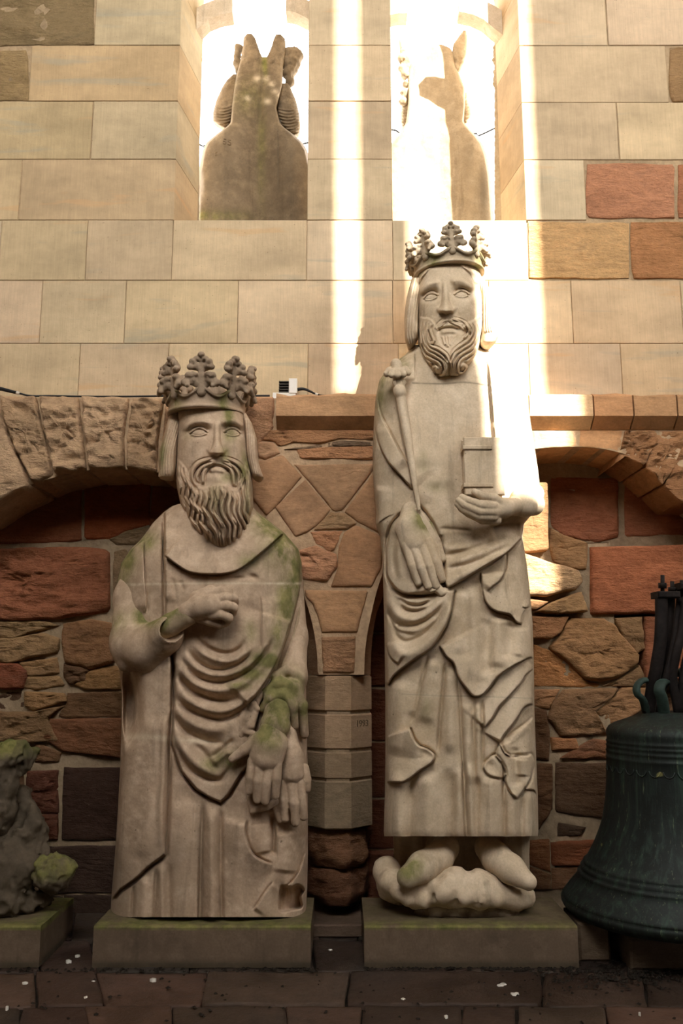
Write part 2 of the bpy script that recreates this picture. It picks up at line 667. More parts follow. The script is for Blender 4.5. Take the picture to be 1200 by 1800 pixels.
def mat_ashlar():
    k = NT('tooled_sandstone')
    oi = k.n('ShaderNodeObjectInfo')
    col = oi.outputs['Color']
    rnd = k.math('MULTIPLY', oi.outputs['Random'], 40.0)
    cx = k.n('ShaderNodeCombineXYZ'); k.l(rnd, cx.inputs[0]); k.l(rnd, cx.inputs[2])
    off = cx.outputs[0]
    big = k.noise(1.6, 5, .6, k.pos((1, 1, 2.2), off))
    med = k.noise(11, 5, .65, k.pos((1, 1, 1), off))
    vein = k.noise(1.0, 4, .55, k.pos((1.1, 1, 9.0), off), 0.5)
    tool = k.noise(1.0, 3, .7, k.pos((240, 240, 14)))
    tool2 = k.noise(1.0, 2, .7, k.pos((95, 95, 5)))
    pit = k.noise(70, 2, .5)
    c = k.mix(1.0, col, k.grey(k.ramp(big, .3, .7, .80, 1.16)), 'MULTIPLY')
    c = k.mix(1.0, c, k.grey(k.ramp(med, .3, .7, .93, 1.06)), 'MULTIPLY')
    c = k.mix(1.0, c, k.grey(k.ramp(tool2, .3, .7, .94, 1.06)), 'MULTIPLY')
    c = k.mix(k.ramp(vein, .62, .72, 0, .40), c, s2l((150, 150, 136)))
    c = k.mix(k.ramp(vein, .36, .30, 0, .35), c, s2l((206, 160, 112)))
    c = k.mix(k.ramp(pit, .70, .78, 0, .55), c, s2l((88, 66, 44)))
    h = k.math('ADD', k.math('MULTIPLY', tool, .6), k.math('MULTIPLY', pit, -.35))
    nr = k.bump(h, .35, .004)
    nr = k.bump(med, .25, .012, nr)
    return k.done(c, .93, nr, .1)

def mat_rock(name='rough_sandstone', vary=1.0, bump=.6, stain=(70, 62, 52)):
    k = NT(name)
    oi = k.n('ShaderNodeObjectInfo')
    col = oi.outputs['Color']
    big = k.noise(3.0, 6, .65, k.pos((1, 1, 1.6)), .6)
    med = k.noise(14, 6, .7, k.pos((1, 1, 2.2)))
    fine = k.noise(70, 4, .7)
    lay = k.noise(1.0, 5, .65, k.pos((5, 5, 42)), .5)
    c = k.mix(1.0, col, k.grey(k.ramp(big, .3, .7, .70, 1.25)), 'MULTIPLY')
    c = k.mix(1.0, c, k.grey(k.ramp(med, .3, .7, .84, 1.15)), 'MULTIPLY')
    c = k.mix(1.0, c, k.grey(k.ramp(fine, .3, .7, .9, 1.1)), 'MULTIPLY')
    c = k.mix(k.ramp(big, .55, .75, 0, .5 * vary), c, s2l(stain))
    c = k.mix(k.ramp(med, .66, .74, 0, .25 * vary), c, s2l((190, 172, 146)))
    nr = k.bump(lay, bump * .8, .03)
    nr = k.bump(med, bump * 1.2, .045, nr)
    nr = k.bump(fine, bump * .6, .006, nr)
    return k.done(c, .93, nr, .12)

def mat_statue(name, base, light, dark):
    k = NT(name)
    def attr(nm):
        a = k.n('ShaderNodeAttribute', attribute_name=nm)
        return a.outputs['Fac']
    big = k.noise(2.2, 5, .6)
    med = k.noise(13, 6, .65)
    fine = k.noise(90, 3, .6)
    streak = k.noise(1.0, 5, .6, k.pos((14, 14, 1.3)), .3)
    c = k.mix(k.ramp(big, .32, .68), s2l(dark), s2l(base))
    c = k.mix(k.ramp(med, .45, .75, 0, .7), c, s2l(light))
    c = k.mix(k.ramp(streak, .56, .74, 0, .45), c, s2l(tuple(int(v * .66) for v in dark)))
    c = k.mix(1.0, c, k.grey(k.ramp(fine, .3, .7, .92, 1.08)), 'MULTIPLY')
    pit = k.noise(55, 1, .5)
    c = k.mix(k.ramp(pit, .76, .82, 0, .6), c, s2l((70, 58, 44)))
    # moss and mortar seams where they grew or were laid; dark tone includes painted shade
    mo = k.math('MULTIPLY', attr('moss'), k.ramp(k.noise(9, 6, .7, k.pos((1, 1, .5))), .28, .60))
    c = k.mix(k.math('MINIMUM', k.math('MULTIPLY', mo, 1.7), .88), c, k.mix(k.ramp(med, .35, .65), s2l((84, 88, 42)), s2l((132, 126, 74))))
    so = k.math('MULTIPLY', attr('dark_tone'), k.ramp(med, .25, .6, .45, 1.0))
    c = k.mix(so, c, s2l((66, 58, 46)))
    sm = k.math('MULTIPLY', attr('seam'), k.ramp(med, .3, .55))
    c = k.mix(k.math('MULTIPLY', sm, .75), c, s2l((214, 198, 170)))
    nr = k.bump(med, .22, .012)
    nr = k.bump(fine, .18, .003, nr)
    return k.done(c, .9, nr, .15)

def mat_flat(name, col, rough=.6, metal=0.0, spec=.3, nscale=40, var=.25, bump=.2):
    k = NT(name)
    n1 = k.noise(nscale, 5, .65)
    n2 = k.noise(nscale * .17, 4, .6)
    c = k.mix(1.0, s2l(col), k.grey(k.ramp(n1, .3, .7, 1 - var, 1 + var)), 'MULTIPLY')
    c = k.mix(1.0, c, k.grey(k.ramp(n2, .3, .7, 1 - var, 1 + var)), 'MULTIPLY')
    return k.done(c, rough, k.bump(n1, bump, .004), spec, metal)

def mat_mortar(name, col):
    k = NT(name)
    n1 = k.noise(24, 6, .7)
    n2 = k.noise(3, 4, .6)
    c = k.mix(1.0, s2l(col), k.grey(k.ramp(n1, .3, .7, .82, 1.14)), 'MULTIPLY')
    c = k.mix(1.0, c, k.grey(k.ramp(n2, .3, .7, .75, 1.2)), 'MULTIPLY')
    nr = k.bump(n1, .7, .015)
    return k.done(c, .95, nr, .1)

def mat_floor():
    k = NT('worn_paving_stone')
    oi = k.n('ShaderNodeObjectInfo')
    col = oi.outputs['Color']
    big = k.noise(1.7, 6, .65, None, .5)
    med = k.noise(9, 6, .7)
    fine = k.noise(60, 4, .7)
    c = k.mix(1.0, col, k.grey(k.ramp(big, .3, .7, .55, 1.4)), 'MULTIPLY')
    c = k.mix(1.0, c, k.grey(k.ramp(med, .3, .7, .75, 1.25)), 'MULTIPLY')
    c = k.mix(k.ramp(big, .52, .68, 0, .6), c, s2l((34, 33, 31)))
    c = k.mix(k.ramp(fine, .70, .78, 0, .35), c, s2l((128, 116, 98)))
    nr = k.bump(med, .55, .02)
    nr = k.bump(fine, .35, .004, nr)
    k.l(k.ramp(big, .35, .65, .5, .85), k.b.inputs['Roughness'])
    m = k.done(c, .75, nr, .25)
    return m

def mat_bell():
    k = NT('weathered_bronze')
    drip = k.noise(1.0, 5, .7, k.pos((26, 26, 1.7)), .4)
    drip2 = k.noise(1.0, 4, .7, k.pos((60, 60, 3.2)), .2)
    big = k.noise(3, 5, .6)
    med = k.noise(30, 5, .65)
    c = k.mix(k.ramp(big, .35, .65), s2l((26, 29, 28)), s2l((38, 44, 42)))
    c = k.mix(k.ramp(drip, .48, .66, 0, .65), c, s2l((54, 74, 64)))
    c = k.mix(k.ramp(drip2, .62, .70, 0, .6), c, s2l((112, 124, 96)))
    c = k.mix(k.ramp(med, .62, .75, 0, .35), c, s2l((34, 32, 30)))
    spot = k.noise(7, 2, .4)
    c = k.mix(k.ramp(spot, .74, .76, 0, .8), c, s2l((150, 146, 92)))
    nr = k.bump(med, .25, .006)
    return k.done(c, .62, nr, .35, .25)

M = {
    'ashlar': mat_ashlar(),
    'rock': mat_rock(),
    'dressed': mat_rock('dressed_sandstone', .35, .22, (96, 82, 66)),
    'mortar_light': mat_mortar('lime_mortar', (156, 136, 110)),
    'mortar_pale': mat_mortar('pale_mortar', (186, 158, 126)),
    'mortar_tan': mat_mortar('tan_mortar', (172, 148, 116)),
    'mortar_dark': mat_mortar('grimy_mortar', (112, 96, 78)),
    'statue_a': mat_statue('weathered_limestone', (190, 165, 139), (214, 190, 164), (158, 136, 113)),
    'statue_b': mat_statue('pale_limestone', (206, 186, 158), (224, 206, 180), (182, 162, 134)),
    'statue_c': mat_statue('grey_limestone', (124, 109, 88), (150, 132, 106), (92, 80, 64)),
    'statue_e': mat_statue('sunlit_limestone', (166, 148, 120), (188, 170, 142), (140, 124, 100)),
    'statue_d': mat_statue('grimy_limestone', (96, 84, 69), (118, 104, 86), (66, 58, 48)),
    'plinth': mat_statue('dark_sandstone', (108, 91, 74), (122, 104, 86), (88, 74, 61)),
    'floor': mat_floor(),
    'dirt': mat_mortar('packed_dirt', (40, 35, 30)),
    'bell': mat_bell(),
    'verdigris': mat_flat('verdigris_bronze', (50, 66, 60), .7, .2, .3, 30, .3),
    'iron': mat_flat('rusty_iron', (32, 26, 24), .75, .3, .3, 45, .4, .4),
    'black': mat_flat('black_rubber', (20, 20, 21), .5, 0, .3, 60, .1),
    'white': mat_flat('white_painted_metal', (226, 222, 212), .4, 0, .4, 20, .05, .05),
    'dark_metal': mat_flat('dark_anodised_metal', (60, 54, 46), .5, .4, .4, 30, .1, .05),
    'feather': mat_flat('white_droppings', (205, 200, 190), .8, 0, .2, 30, .1),
    'plaster': mat_mortar('grey_wall_plaster', (96, 88, 78)),
    'moss': mat_flat('moss', (74, 84, 34), .95, 0, .1, 60, .4, .8),
}
# ------------------------------------------------------------------ the setting
rnd = random.Random(7)
YU = 5.5          # face of the upper wall
YUB = 5.95        # its outer face
YA = 5.3          # face of the arcade
YL = 5.2          # face of the ledge
YI = 5.75         # rubble infill inside the arcade
WIN1 = (-1.141, -0.232)
WIN2 = (0.348, 1.257)
SPLAY = 0.08
ZSILL = float(W(600, 388, YU)[2])
ZLED = float(W(600, 691, YL)[2])
ZTOP = 8.6
ZHEAD = 7.35

# the upper wall: mortar core, then every ashlar block
def core_boxes(name, boxes, mat):
    vs, fs = [], []
    for x0, x1, y0, y1, z0, z1 in boxes:
        b = len(vs)
        vs += [(x, y, z) for x in (x0, x1) for y in (y0, y1) for z in (z0, z1)]
        fs += [tuple(b + i for i in f) for f in ((0, 1, 3, 2), (4, 6, 7, 5), (0, 4, 5, 1), (2, 3, 7, 6), (0, 2, 6, 4), (1, 5, 7, 3))]
    return mesh_obj(name, vs, fs, mat, None, smooth=False, origin=(0, YU, 0))

WX = 9.7
wall_upper = structure(core_boxes('wall_upper', [
    (-5.3, WIN1[0] - .012, YU + .006, YUB, ZLED - .3, ZTOP),
    (WIN2[1] + .012, WX, YU + .006, YUB, ZLED - .3, ZTOP),
    (WIN1[1] + .012, WIN2[0] - .012, YU + .006, YUB, ZSILL - .05, ZTOP),
    (WIN1[0] - .012, WIN2[1] + .012, YU + .006, YUB, ZLED - .3, ZSILL - .012),
    (WIN1[0] - .012, WIN1[1] + .012, YU + .006, YUB, ZHEAD, ZTOP),
    (WIN2[0] - .012, WIN2[1] + .012, YU + .006, YUB, ZHEAD, ZTOP)], M['mortar_tan']),
    'tall pale ashlar wall pierced by two narrow windows', 'wall')

CREAM = (196, 172, 138)
def ashlar(x0, y0, x1, y1, col=CREAM, left=None, right=None, deep=False, rough=None, sx0=0., sx1=0.):
    g = .0022
    ym = (y0 + y1) / 2
    a = float(W(x0, ym, YU)[0]) if left is None else left
    b = float(W(x1, ym, YU)[0]) if right is None else right
    z1 = float(W(600, y0, YU)[2]); z0 = float(W(600, y1, YU)[2])
    j = rnd.uniform(-9, 7)
    c = s2l(tuple(np.clip(np.array(col) + j + np.array([rnd.uniform(-3, 3), 0, rnd.uniform(-4, 4)]), 0, 255)))
    if rough:
        P = [(x0 + 1, y0 + 1), (x1 - 1, y0 + 1), (x1 - 1, y1 - 1), (x0 + 1, y1 - 1)]
        return stone('ashlar_block', P, YU - .002, YU + .05, M['rock'], wall_upper, c, proud=.004, rough=rough, scale=8, seed=rnd.randrange(99), n=40, wob=3.0)
    return box('ashlar_block', a + (g if left is None else 0), b - (g if right is None else 0), YU - rnd.uniform(0, .004), YUB if deep else YU + .08, z0 + g, z1 - g, M['ashlar'], wall_upper, .0028, c, sx0, sx1)

DK = (150, 128, 98); RED = (190, 136, 100); TAN = (188, 142, 98)
L1, R1_, L2, R2_ = WIN1[0], WIN1[1], WIN2[0], WIN2[1]
ROWS = [(-118, -20), (-20, 80), (80, 178), (178, 280), (280, 387)]
# left of the windows
ashlar(-260, -118, 60, -20); ashlar(60, -118, 0, -20, right=L1, deep=True, sx1=SPLAY)
ashlar(-230, -20, 166, 80, DK, rough=.03); ashlar(168, -20, 0, 80, (186, 164, 130), right=L1, deep=True, sx1=SPLAY)
ashlar(-230, 88, 51, 178, (160, 134, 98), rough=.022); ashlar(53, 80, 0, 178, (182, 158, 124), right=L1, deep=True, sx1=SPLAY)
ashlar(-240, 178, 161, 280, (186, 162, 128)); ashlar(162, 178, 0, 280, (182, 160, 126), right=L1, deep=True, sx1=SPLAY)
ashlar(-240, 280, 35, 387); ashlar(36, 280, 0, 387, (190, 166, 132), right=L1, deep=True, sx1=SPLAY)
# mullion and right of the windows
for (a, b) in ROWS:
    ashlar(0, a, 0, b, left=R1_, right=L2, deep=True)
ashlar(0, -118, 1000, -20, left=R2_, deep=True, sx0=-SPLAY); ashlar(1000, -118, 1400, -20)
ashlar(0, -20, 1065, 80, left=R2_, deep=True, sx0=-SPLAY); ashlar(1066, -20, 1420, 80)
ashlar(0, 80, 1172, 180, left=R2_, deep=True, sx0=-SPLAY); ashlar(1175, 82, 1420, 180, (168, 132, 96), rough=.02)
ashlar(0, 180, 1085, 281, left=R2_, deep=True, sx0=-SPLAY); ashlar(1086, 180, 1420, 281)
ashlar(0, 281, 1028, 387, (206, 184, 152), left=R2_, deep=True, sx0=-SPLAY)
ashlar(1030, 287, 1186, 384, RED, rough=.012); ashlar(1190, 287, 1420, 384, (178, 116, 84), rough=.012)
# courses under the windows
SILL = dict(deep=True)
for a, b, c in ((-240, 0, CREAM), (0, 152, (198, 174, 138)), (152, 303, (198, 173, 138)), (303, 539, (198, 176, 142)), (539, 690, (200, 178, 146)), (690, 927, (204, 184, 152))):
    ashlar(a, 387, b, 493, c, **SILL)
ashlar(928, 390, 1106, 490, (206, 164, 116), rough=.010); ashlar(1108, 390, 1420, 490, (196, 140, 100), rough=.010)
xs = [-240, -80, 72, 220, 418, 690, 860, 1005, 1198, 1420]
for a, b in zip(xs[:-1], xs[1:]):
    ashlar(a, 493, b, 604, (202, 178, 144))
xs = [-240, -20, 139, 295, 541, 700, 930, 1092, 1240, 1420]
for a, b in zip(xs[:-1], xs[1:]):
    ashlar(a, 604, b, 704, (204, 180, 146))

# windows: cusped tracery near the outer face
def cusp(parent, pts, Y0=5.80, Y1=5.93):
    return prism('tracery_cusp', pts, Y0, Y1, M['statue_b'], parent)
def arcpts(cx, cy, r, a0, a1, n=12):
    return [(cx + r * math.cos(math.radians(a0 + (a1 - a0) * i / (n - 1))), cy - r * math.sin(math.radians(a0 + (a1 - a0) * i / (n - 1)))) for i in range(n)]
for wi, (xa, xb) in enumerate((((342, 547)), ((680, 882)))):
    e = thing('window_%d' % (wi + 1), ('left' if wi == 0 else 'right') + ' tall window opening with cusped tracery and splayed stone reveals', 'window', V((xa + xb) / 2, 388, 5.9))
    structure(e)
    w = xb - xa
    if wi == 0:
        prism('tracery_cusp', [(330, 62), (353, 46), (366, 34), (386, 26), (408, 22), (408, -4), (380, -2), (360, 6), (345, 14), (330, 24)], 5.80, 5.93, M['statue_b'], e)
        prism('tracery_cusp', [(502, -6), (502, 18), (520, 22), (540, 32), (558, 48), (558, 12), (540, 0), (525, -6)], 5.80, 5.93, M['statue_b'], e)
    else:
        prism('tracery_cusp', [(668, 40), (683, 27), (700, 23), (716, 23), (716, -6), (695, -6), (668, 6)], 5.80, 5.93, M['statue_b'], e)
        prism('tracery_cusp', [(807, -4), (807, 20), (830, 25), (850, 34), (866, 48), (884, 62), (884, 20), (866, 8), (845, -2), (825, -5)], 5.80, 5.93, M['statue_b'], e)
    # upper foil of the window head, above the picture
    cx = (xa + xb) / 2
    out = arcpts(cx, -90, w * .52, 0, 180, 14)
    inn = arcpts(cx, -90, w * .40, 180, 0, 14)
    prism('tracery_foil', out + inn, 5.80, 5.93, M['statue_b'], e)

# ------------------------------------------------------------------ the lower wall: arcade with rubble infill
LARC = [(-260, 1080), (-120, 962), (-60, 915), (0, 880), (60, 850), (140, 829), (200, 824), (280, 831), (350, 850), (420, 888), (480, 943), (520, 1012), (545, 1082), (556, 1140), (558, 1180)]
RARC = [(640, 1180), (642, 1140), (650, 1090), (668, 1020), (700, 950), (748, 890), (806, 840), (872, 803), (940, 789), (1000, 785), (1060, 789), (1120, 806), (1180, 838), (1240, 885), (1300, 945), (1430, 1080)]
la = crom(LARC, 4); ra = crom(RARC, 4)
outline = [(-260, 700)] + [(1430, 700)] + [tuple(p) for p in ra[::-1]] + [(640, 1186), (560, 1186)] + [tuple(p) for p in la[::-1]]
P = np.array(outline)
F = W(P[:, 0], P[:, 1], YA - .003)
B = F.copy(); B[:, 1] = YI + .2
n = len(P)
fs = [tuple(range(n)), tuple(range(2 * n - 1, n - 1, -1))] + [(i, n + i, n + (i + 1) % n, (i + 1) % n) for i in range(n)]
wall_lower = structure(mesh_obj('wall_lower', np.vstack([F, B]), fs, M['mortar_pale'], None, smooth=False, origin=(0, YA, 0)),
                       'rubble-filled arcade wall of red and tan sandstone under the ledge', 'wall')
fix_normals(wall_lower)
def mortar_grid(name, x0, x1, z0, z1, Yf, Yb, nx_, nz_, amp, parent=None, seed=5):
    X_, Z_ = np.meshgrid(np.linspace(x0, x1, nx_), np.linspace(z0, z1, nz_))
    p = np.stack([X_, np.full_like(X_, Yf), Z_], -1)
    p[..., 1] -= amp * fbm(p * 6, 4, seed) + amp * .5 * fbm(p * 27, 2, seed + 2)
    f = p.reshape(-1, 3)
    i = (np.arange(nz_ - 1)[:, None] * nx_ + np.arange(nx_ - 1)[None]).ravel()
    q = np.stack([i, i + 1, i + nx_ + 1, i + nx_], 1)
    bk = np.array([(x0, Yb, z0), (x1, Yb, z0), (x1, Yb, z1), (x0, Yb, z1)])
    o = len(f)
    tl = (nz_ - 1) * nx_
    ex = np.array([(o, o + 3, o + 2, o + 1), (0, tl, o + 3, o), (nx_ - 1, o + 1, o + 2, tl + nx_ - 1), (0, o, o + 1, nx_ - 1), (tl, tl + nx_ - 1, o + 2, o + 3)])
    return mesh_obj(name, np.vstack([f, bk]), None, M['mortar_light'], parent, True, quads=np.vstack([q, ex]), origin=None if parent else (0, Yf, 0))
wall_infill = structure(mortar_grid('wall_infill', -3.2, 3.2, -.1, ZLED, YI - .004, YUB, 260, 130, .010), 'wall of mixed rubble stones filling the arches', 'wall')

def S(pts, col, Y=YI, parent=wall_infill, proud=.02, rough=.02, scale=9, mat='rock', wob=2.0, n=40, name='rubble_stone', back=None, tilt=0.0, smooth=True):
    j = rnd.uniform(-6, 6)
    col = np.array(col) * np.array([1.0, .97, .95])
    pts = np.asarray(pts, float)
    if name in ('rubble_stone', 'spandrel_stone'):
        d_ = pts - pts.mean(0)
        pts = pts + d_ / (np.linalg.norm(d_, axis=1)[:, None] + 1e-6) * (3.0 if name == 'rubble_stone' else 2.2)
    return stone(name, pts, Y, Y + .12 if back is None else back, M[mat], parent, s2l(tuple(np.clip(np.array(col) + j, 0, 255))), proud, rough, scale, rnd.randrange(1000), int(n * 1.6), 6, wob, smooth, 4, tilt, .02 if name == 'rubble_stone' else .004)

RD = (152, 98, 72); RD2 = (138, 86, 64); TN = (158, 124, 88); GT = (138, 116, 88); DKB = (86, 66, 54); PK = (176, 138, 106); ORG = (196, 138, 92)
# left bay
for pts, col, kw in (
    ([(-80, 845), (142, 836), (141, 951), (60, 953), (-80, 957)], RD, dict(rough=.006, proud=.02)),
    ([(150, 836), (263, 836), (262, 922), (225, 930), (195, 946), (150, 946)], (160, 92, 60), dict(rough=.016)),
    ([(270, 838), (345, 848), (345, 945), (285, 930), (264, 926)], RD, dict(rough=.01)),
    ([(194, 949), (225, 934), (262, 928), (275, 940), (262, 955), (205, 958)], GT, dict(rough=.02)),
    ([(-80, 968), (110, 964), (193, 967), (193, 1076), (150, 1080), (100, 1086), (40, 1090), (-80, 1086)], (152, 98, 70), dict(rough=.045, proud=.06, scale=8)),
    ([(201, 972), (222, 966), (240, 1000), (216, 1060), (200, 1078)], GT, {}),
    ([(-80, 1092), (80, 1093), (104, 1100), (54, 1113), (25, 1122), (-80, 1125)], (150, 126, 92), dict(rough=.03, proud=.03)),
    ([(-80, 1127), (25, 1124), (75, 1114), (106, 1122), (102, 1148), (60, 1155), (20, 1163), (-80, 1161)], (162, 134, 98), dict(rough=.03, proud=.05)),
    ([(-80, 1164), (30, 1165), (50, 1182), (40, 1210), (-80, 1211)], RD2, dict(rough=.02, proud=.05)),
    ([(34, 1164), (100, 1157), (104, 1184), (54, 1188)], (156, 124, 86), dict(rough=.02, proud=.03)),
    ([(52, 1190), (104, 1188), (112, 1205), (60, 1212), (44, 1208)], (160, 130, 92), dict(rough=.02)),
    ([(114, 1098), (160, 1091), (200, 1097), (200, 1165), (160, 1175), (118, 1165), (112, 1130)], (150, 112, 78), dict(rough=.03, proud=.05)),
    ([(114, 1168), (158, 1177), (150, 1195), (126, 1201), (113, 1190)], (110, 84, 62), dict(rough=.03, proud=.04)),
    ([(160, 1179), (199, 1171), (240, 1188), (240, 1212), (150, 1211), (132, 1203)], (158, 124, 84), dict(rough=.02, proud=.03)),
    ([(46, 1216), (112, 1219), (119, 1232), (62, 1249), (45, 1240)], (160, 128, 90), dict(rough=.02, proud=.04)),
    ([(121, 1219), (250, 1216), (250, 1258), (125, 1262), (104, 1258), (119, 1238)], (116, 88, 62), dict(rough=.02)),
    ([(-80, 1252), (60, 1251), (116, 1240), (84, 1262), (108, 1302), (40, 1304), (-80, 1290)], (142, 114, 82), dict(rough=.03, proud=.04)),
    ([(92, 1264), (250, 1262), (250, 1336), (112, 1320), (78, 1296)], (128, 88, 62), dict(rough=.02, proud=.04)),
    ([(64, 1306), (108, 1323), (102, 1338), (64, 1338)], (130, 100, 74), {}),
    ([(48, 1356), (103, 1355), (102, 1428), (66, 1430), (46, 1420)], (108, 72, 58), dict(rough=.03)),
    ([(64, 1434), (102, 1432), (100, 1474), (70, 1474)], (104, 68, 54), {}),
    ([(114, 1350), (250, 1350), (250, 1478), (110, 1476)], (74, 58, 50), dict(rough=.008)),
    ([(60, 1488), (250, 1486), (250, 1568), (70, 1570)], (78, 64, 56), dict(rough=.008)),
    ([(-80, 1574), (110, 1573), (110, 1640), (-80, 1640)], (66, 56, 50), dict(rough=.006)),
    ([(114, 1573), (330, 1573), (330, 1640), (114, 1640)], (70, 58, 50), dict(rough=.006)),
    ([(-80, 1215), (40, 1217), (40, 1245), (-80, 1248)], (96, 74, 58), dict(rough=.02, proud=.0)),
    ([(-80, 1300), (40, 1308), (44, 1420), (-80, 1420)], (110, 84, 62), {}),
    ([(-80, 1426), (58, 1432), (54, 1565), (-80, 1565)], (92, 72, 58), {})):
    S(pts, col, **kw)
# behind the statues and in the dark slots beside the pier
for x0, x1 in ((256, 400), (404, 556), (644, 760), (764, 900)):
    for y0, y1 in ((870, 990), (996, 1110), (1116, 1206), (1212, 1300), (1306, 1400), (1406, 1490), (1496, 1620)):
        if x0 < 400 and y0 < 1000:
            continue
        S([(x0, y0), (x1, y0), (x1, y1), (x0, y1)], (112, 72, 54), n=24, rough=.01)
# right bay
YR = 5.6
for pts, col, kw in (
    ([(968, 842), (1084, 842), (1084, 944), (1046, 952), (1016, 946), (990, 941), (968, 926)], (156, 100, 72), dict(rough=.018)),
    ([(1098, 842), (1260, 842), (1260, 940), (1170, 938), (1098, 944)], RD, dict(rough=.010)),
    ([(1037, 963), (1260, 958), (1260, 1074), (1150, 1076), (1038, 1079)], (172, 108, 74), dict(Y=YR, rough=.010, proud=.05, wob=1.2, back=5.8)),
    ([(905, 850), (962, 850), (963, 964), (925, 968), (905, 965)], TN, dict(Y=5.5, rough=.006, proud=.01, back=5.8)),
    ([(968, 930), (990, 943), (1030, 956), (1028, 1000), (1000, 1000), (972, 985), (966, 962)], (170, 136, 98), dict(Y=YR, rough=.02, back=5.8)),
    ([(915, 972), (966, 990), (1015, 1004), (1021, 1022), (1008, 1036), (960, 1045), (915, 1047)], (200, 168, 128), dict(Y=5.5, rough=.02, proud=.04, back=5.8)),
    ([(915, 1050), (962, 1058), (940, 1071), (915, 1070)], (190, 150, 110), dict(Y=5.52, rough=.015, back=5.8)),
    ([(944, 1075), (972, 1060), (1018, 1041), (1031, 1074), (985, 1076)], (186, 152, 110), dict(Y=5.52, rough=.025, proud=.04, back=5.8)),
    ([(920, 1083), (996, 1085), (985, 1110), (968, 1120), (920, 1122)], (178, 132, 92), dict(Y=5.55, rough=.02, back=5.8)),
    ([(990, 1102), (1000, 1087), (1058, 1089), (1076, 1100), (1092, 1122), (1119, 1150), (1118, 1166), (1085, 1190), (1055, 1195), (1027, 1192), (1000, 1166), (965, 1140), (986, 1116)], (166, 128, 88), dict(Y=YR, rough=.03, proud=.06, n=56, back=5.8)),
    ([(920, 1124), (962, 1143), (1000, 1170), (1026, 1196), (1052, 1203), (1048, 1207), (920, 1205)], (184, 132, 84), dict(Y=YR, rough=.02, proud=.01, back=5.8)),
    ([(1078, 1088), (1126, 1086), (1131, 1140), (1118, 1148), (1096, 1120)], (150, 120, 86), dict(Y=YR, rough=.02, back=5.8)),
    ([(1134, 1085), (1260, 1085), (1260, 1195), (1134, 1195)], (150, 96, 68), dict(Y=YR, rough=.014, back=5.8)),
    ([(1058, 1206), (1088, 1194), (1122, 1170), (1131, 1195), (1133, 1206)], (144, 116, 84), dict(Y=YR, back=5.8)),
    ([(920, 1213), (982, 1212), (962, 1244), (920, 1240)], (172, 130, 92), dict(Y=YR, back=5.8)),
    ([(990, 1213), (1086, 1210), (1062, 1235), (1041, 1250), (1066, 1290), (985, 1293), (962, 1262), (970, 1240)], (144, 112, 80), dict(Y=YR, rough=.035, proud=.05, back=5.8)),
    ([(1092, 1210), (1140, 1210), (1122, 1250), (1076, 1276), (1046, 1252), (1066, 1236)], (156, 120, 84), dict(Y=YR, rough=.03, back=5.8)),
    ([(920, 1244), (960, 1248), (964, 1296), (964, 1335), (920, 1335)], (112, 84, 62), dict(Y=YR, rough=.02, proud=.025, back=5.8)),
    ([(967, 1297), (1010, 1298), (1016, 1316), (970, 1319)], (170, 122, 84), dict(Y=YR, rough=.02, proud=.03, back=5.8)),
    ([(985, 1333), (1002, 1320), (1040, 1300), (1090, 1304), (1090, 1334)], (132, 92, 66), dict(Y=YR, rough=.02, proud=.03, back=5.8)),
    ([(976, 1342), (1095, 1342), (1095, 1444), (976, 1426)], (104, 82, 64), dict(Y=YR, rough=.02, proud=.02, back=5.8)),
    ([(920, 1342), (970, 1344), (968, 1420), (946, 1458), (920, 1458)], (116, 88, 66), dict(Y=YR, rough=.02, back=5.8)),
    ([(982, 1446), (1026, 1454), (1018, 1469), (980, 1469)], (92, 76, 62), dict(Y=YR, rough=.02, back=5.8)),
    ([(900, 1478), (964, 1476), (966, 1532), (935, 1520), (900, 1505)], (150, 104, 74), dict(Y=YR, rough=.01, back=5.8)),
    ([(969, 1480), (1085, 1474), (1085, 1508), (1010, 1520), (970, 1521)], (146, 94, 68), dict(Y=YR, rough=.014, proud=.04, back=5.8)),
    ([(970, 1526), (1085, 1512), (1085, 1562), (970, 1562)], (132, 98, 74), dict(Y=YR, rough=.014, back=5.8)),
    ([(900, 1510), (936, 1526), (966, 1536), (966, 1562), (900, 1562)], (136, 104, 78), dict(Y=YR, rough=.01, back=5.8)),
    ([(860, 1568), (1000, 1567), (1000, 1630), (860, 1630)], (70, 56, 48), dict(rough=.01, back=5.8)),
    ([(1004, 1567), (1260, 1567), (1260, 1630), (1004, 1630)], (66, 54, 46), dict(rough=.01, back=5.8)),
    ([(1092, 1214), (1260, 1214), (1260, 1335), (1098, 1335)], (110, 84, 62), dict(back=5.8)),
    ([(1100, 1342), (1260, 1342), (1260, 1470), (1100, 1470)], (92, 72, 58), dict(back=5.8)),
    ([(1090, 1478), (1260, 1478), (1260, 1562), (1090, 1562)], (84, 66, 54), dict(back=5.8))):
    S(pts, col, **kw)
# mortar bed behind the nearer right-hand rubble
mortar_grid('mortar_bed', float(W(912, 1200, 5.62)[0]), float(W(1088, 1300, 5.62)[0]), 0.0, float(W(900, 955, 5.62)[2]), YR - .004, 5.8, 90, 110, .014, wall_infill, 8)

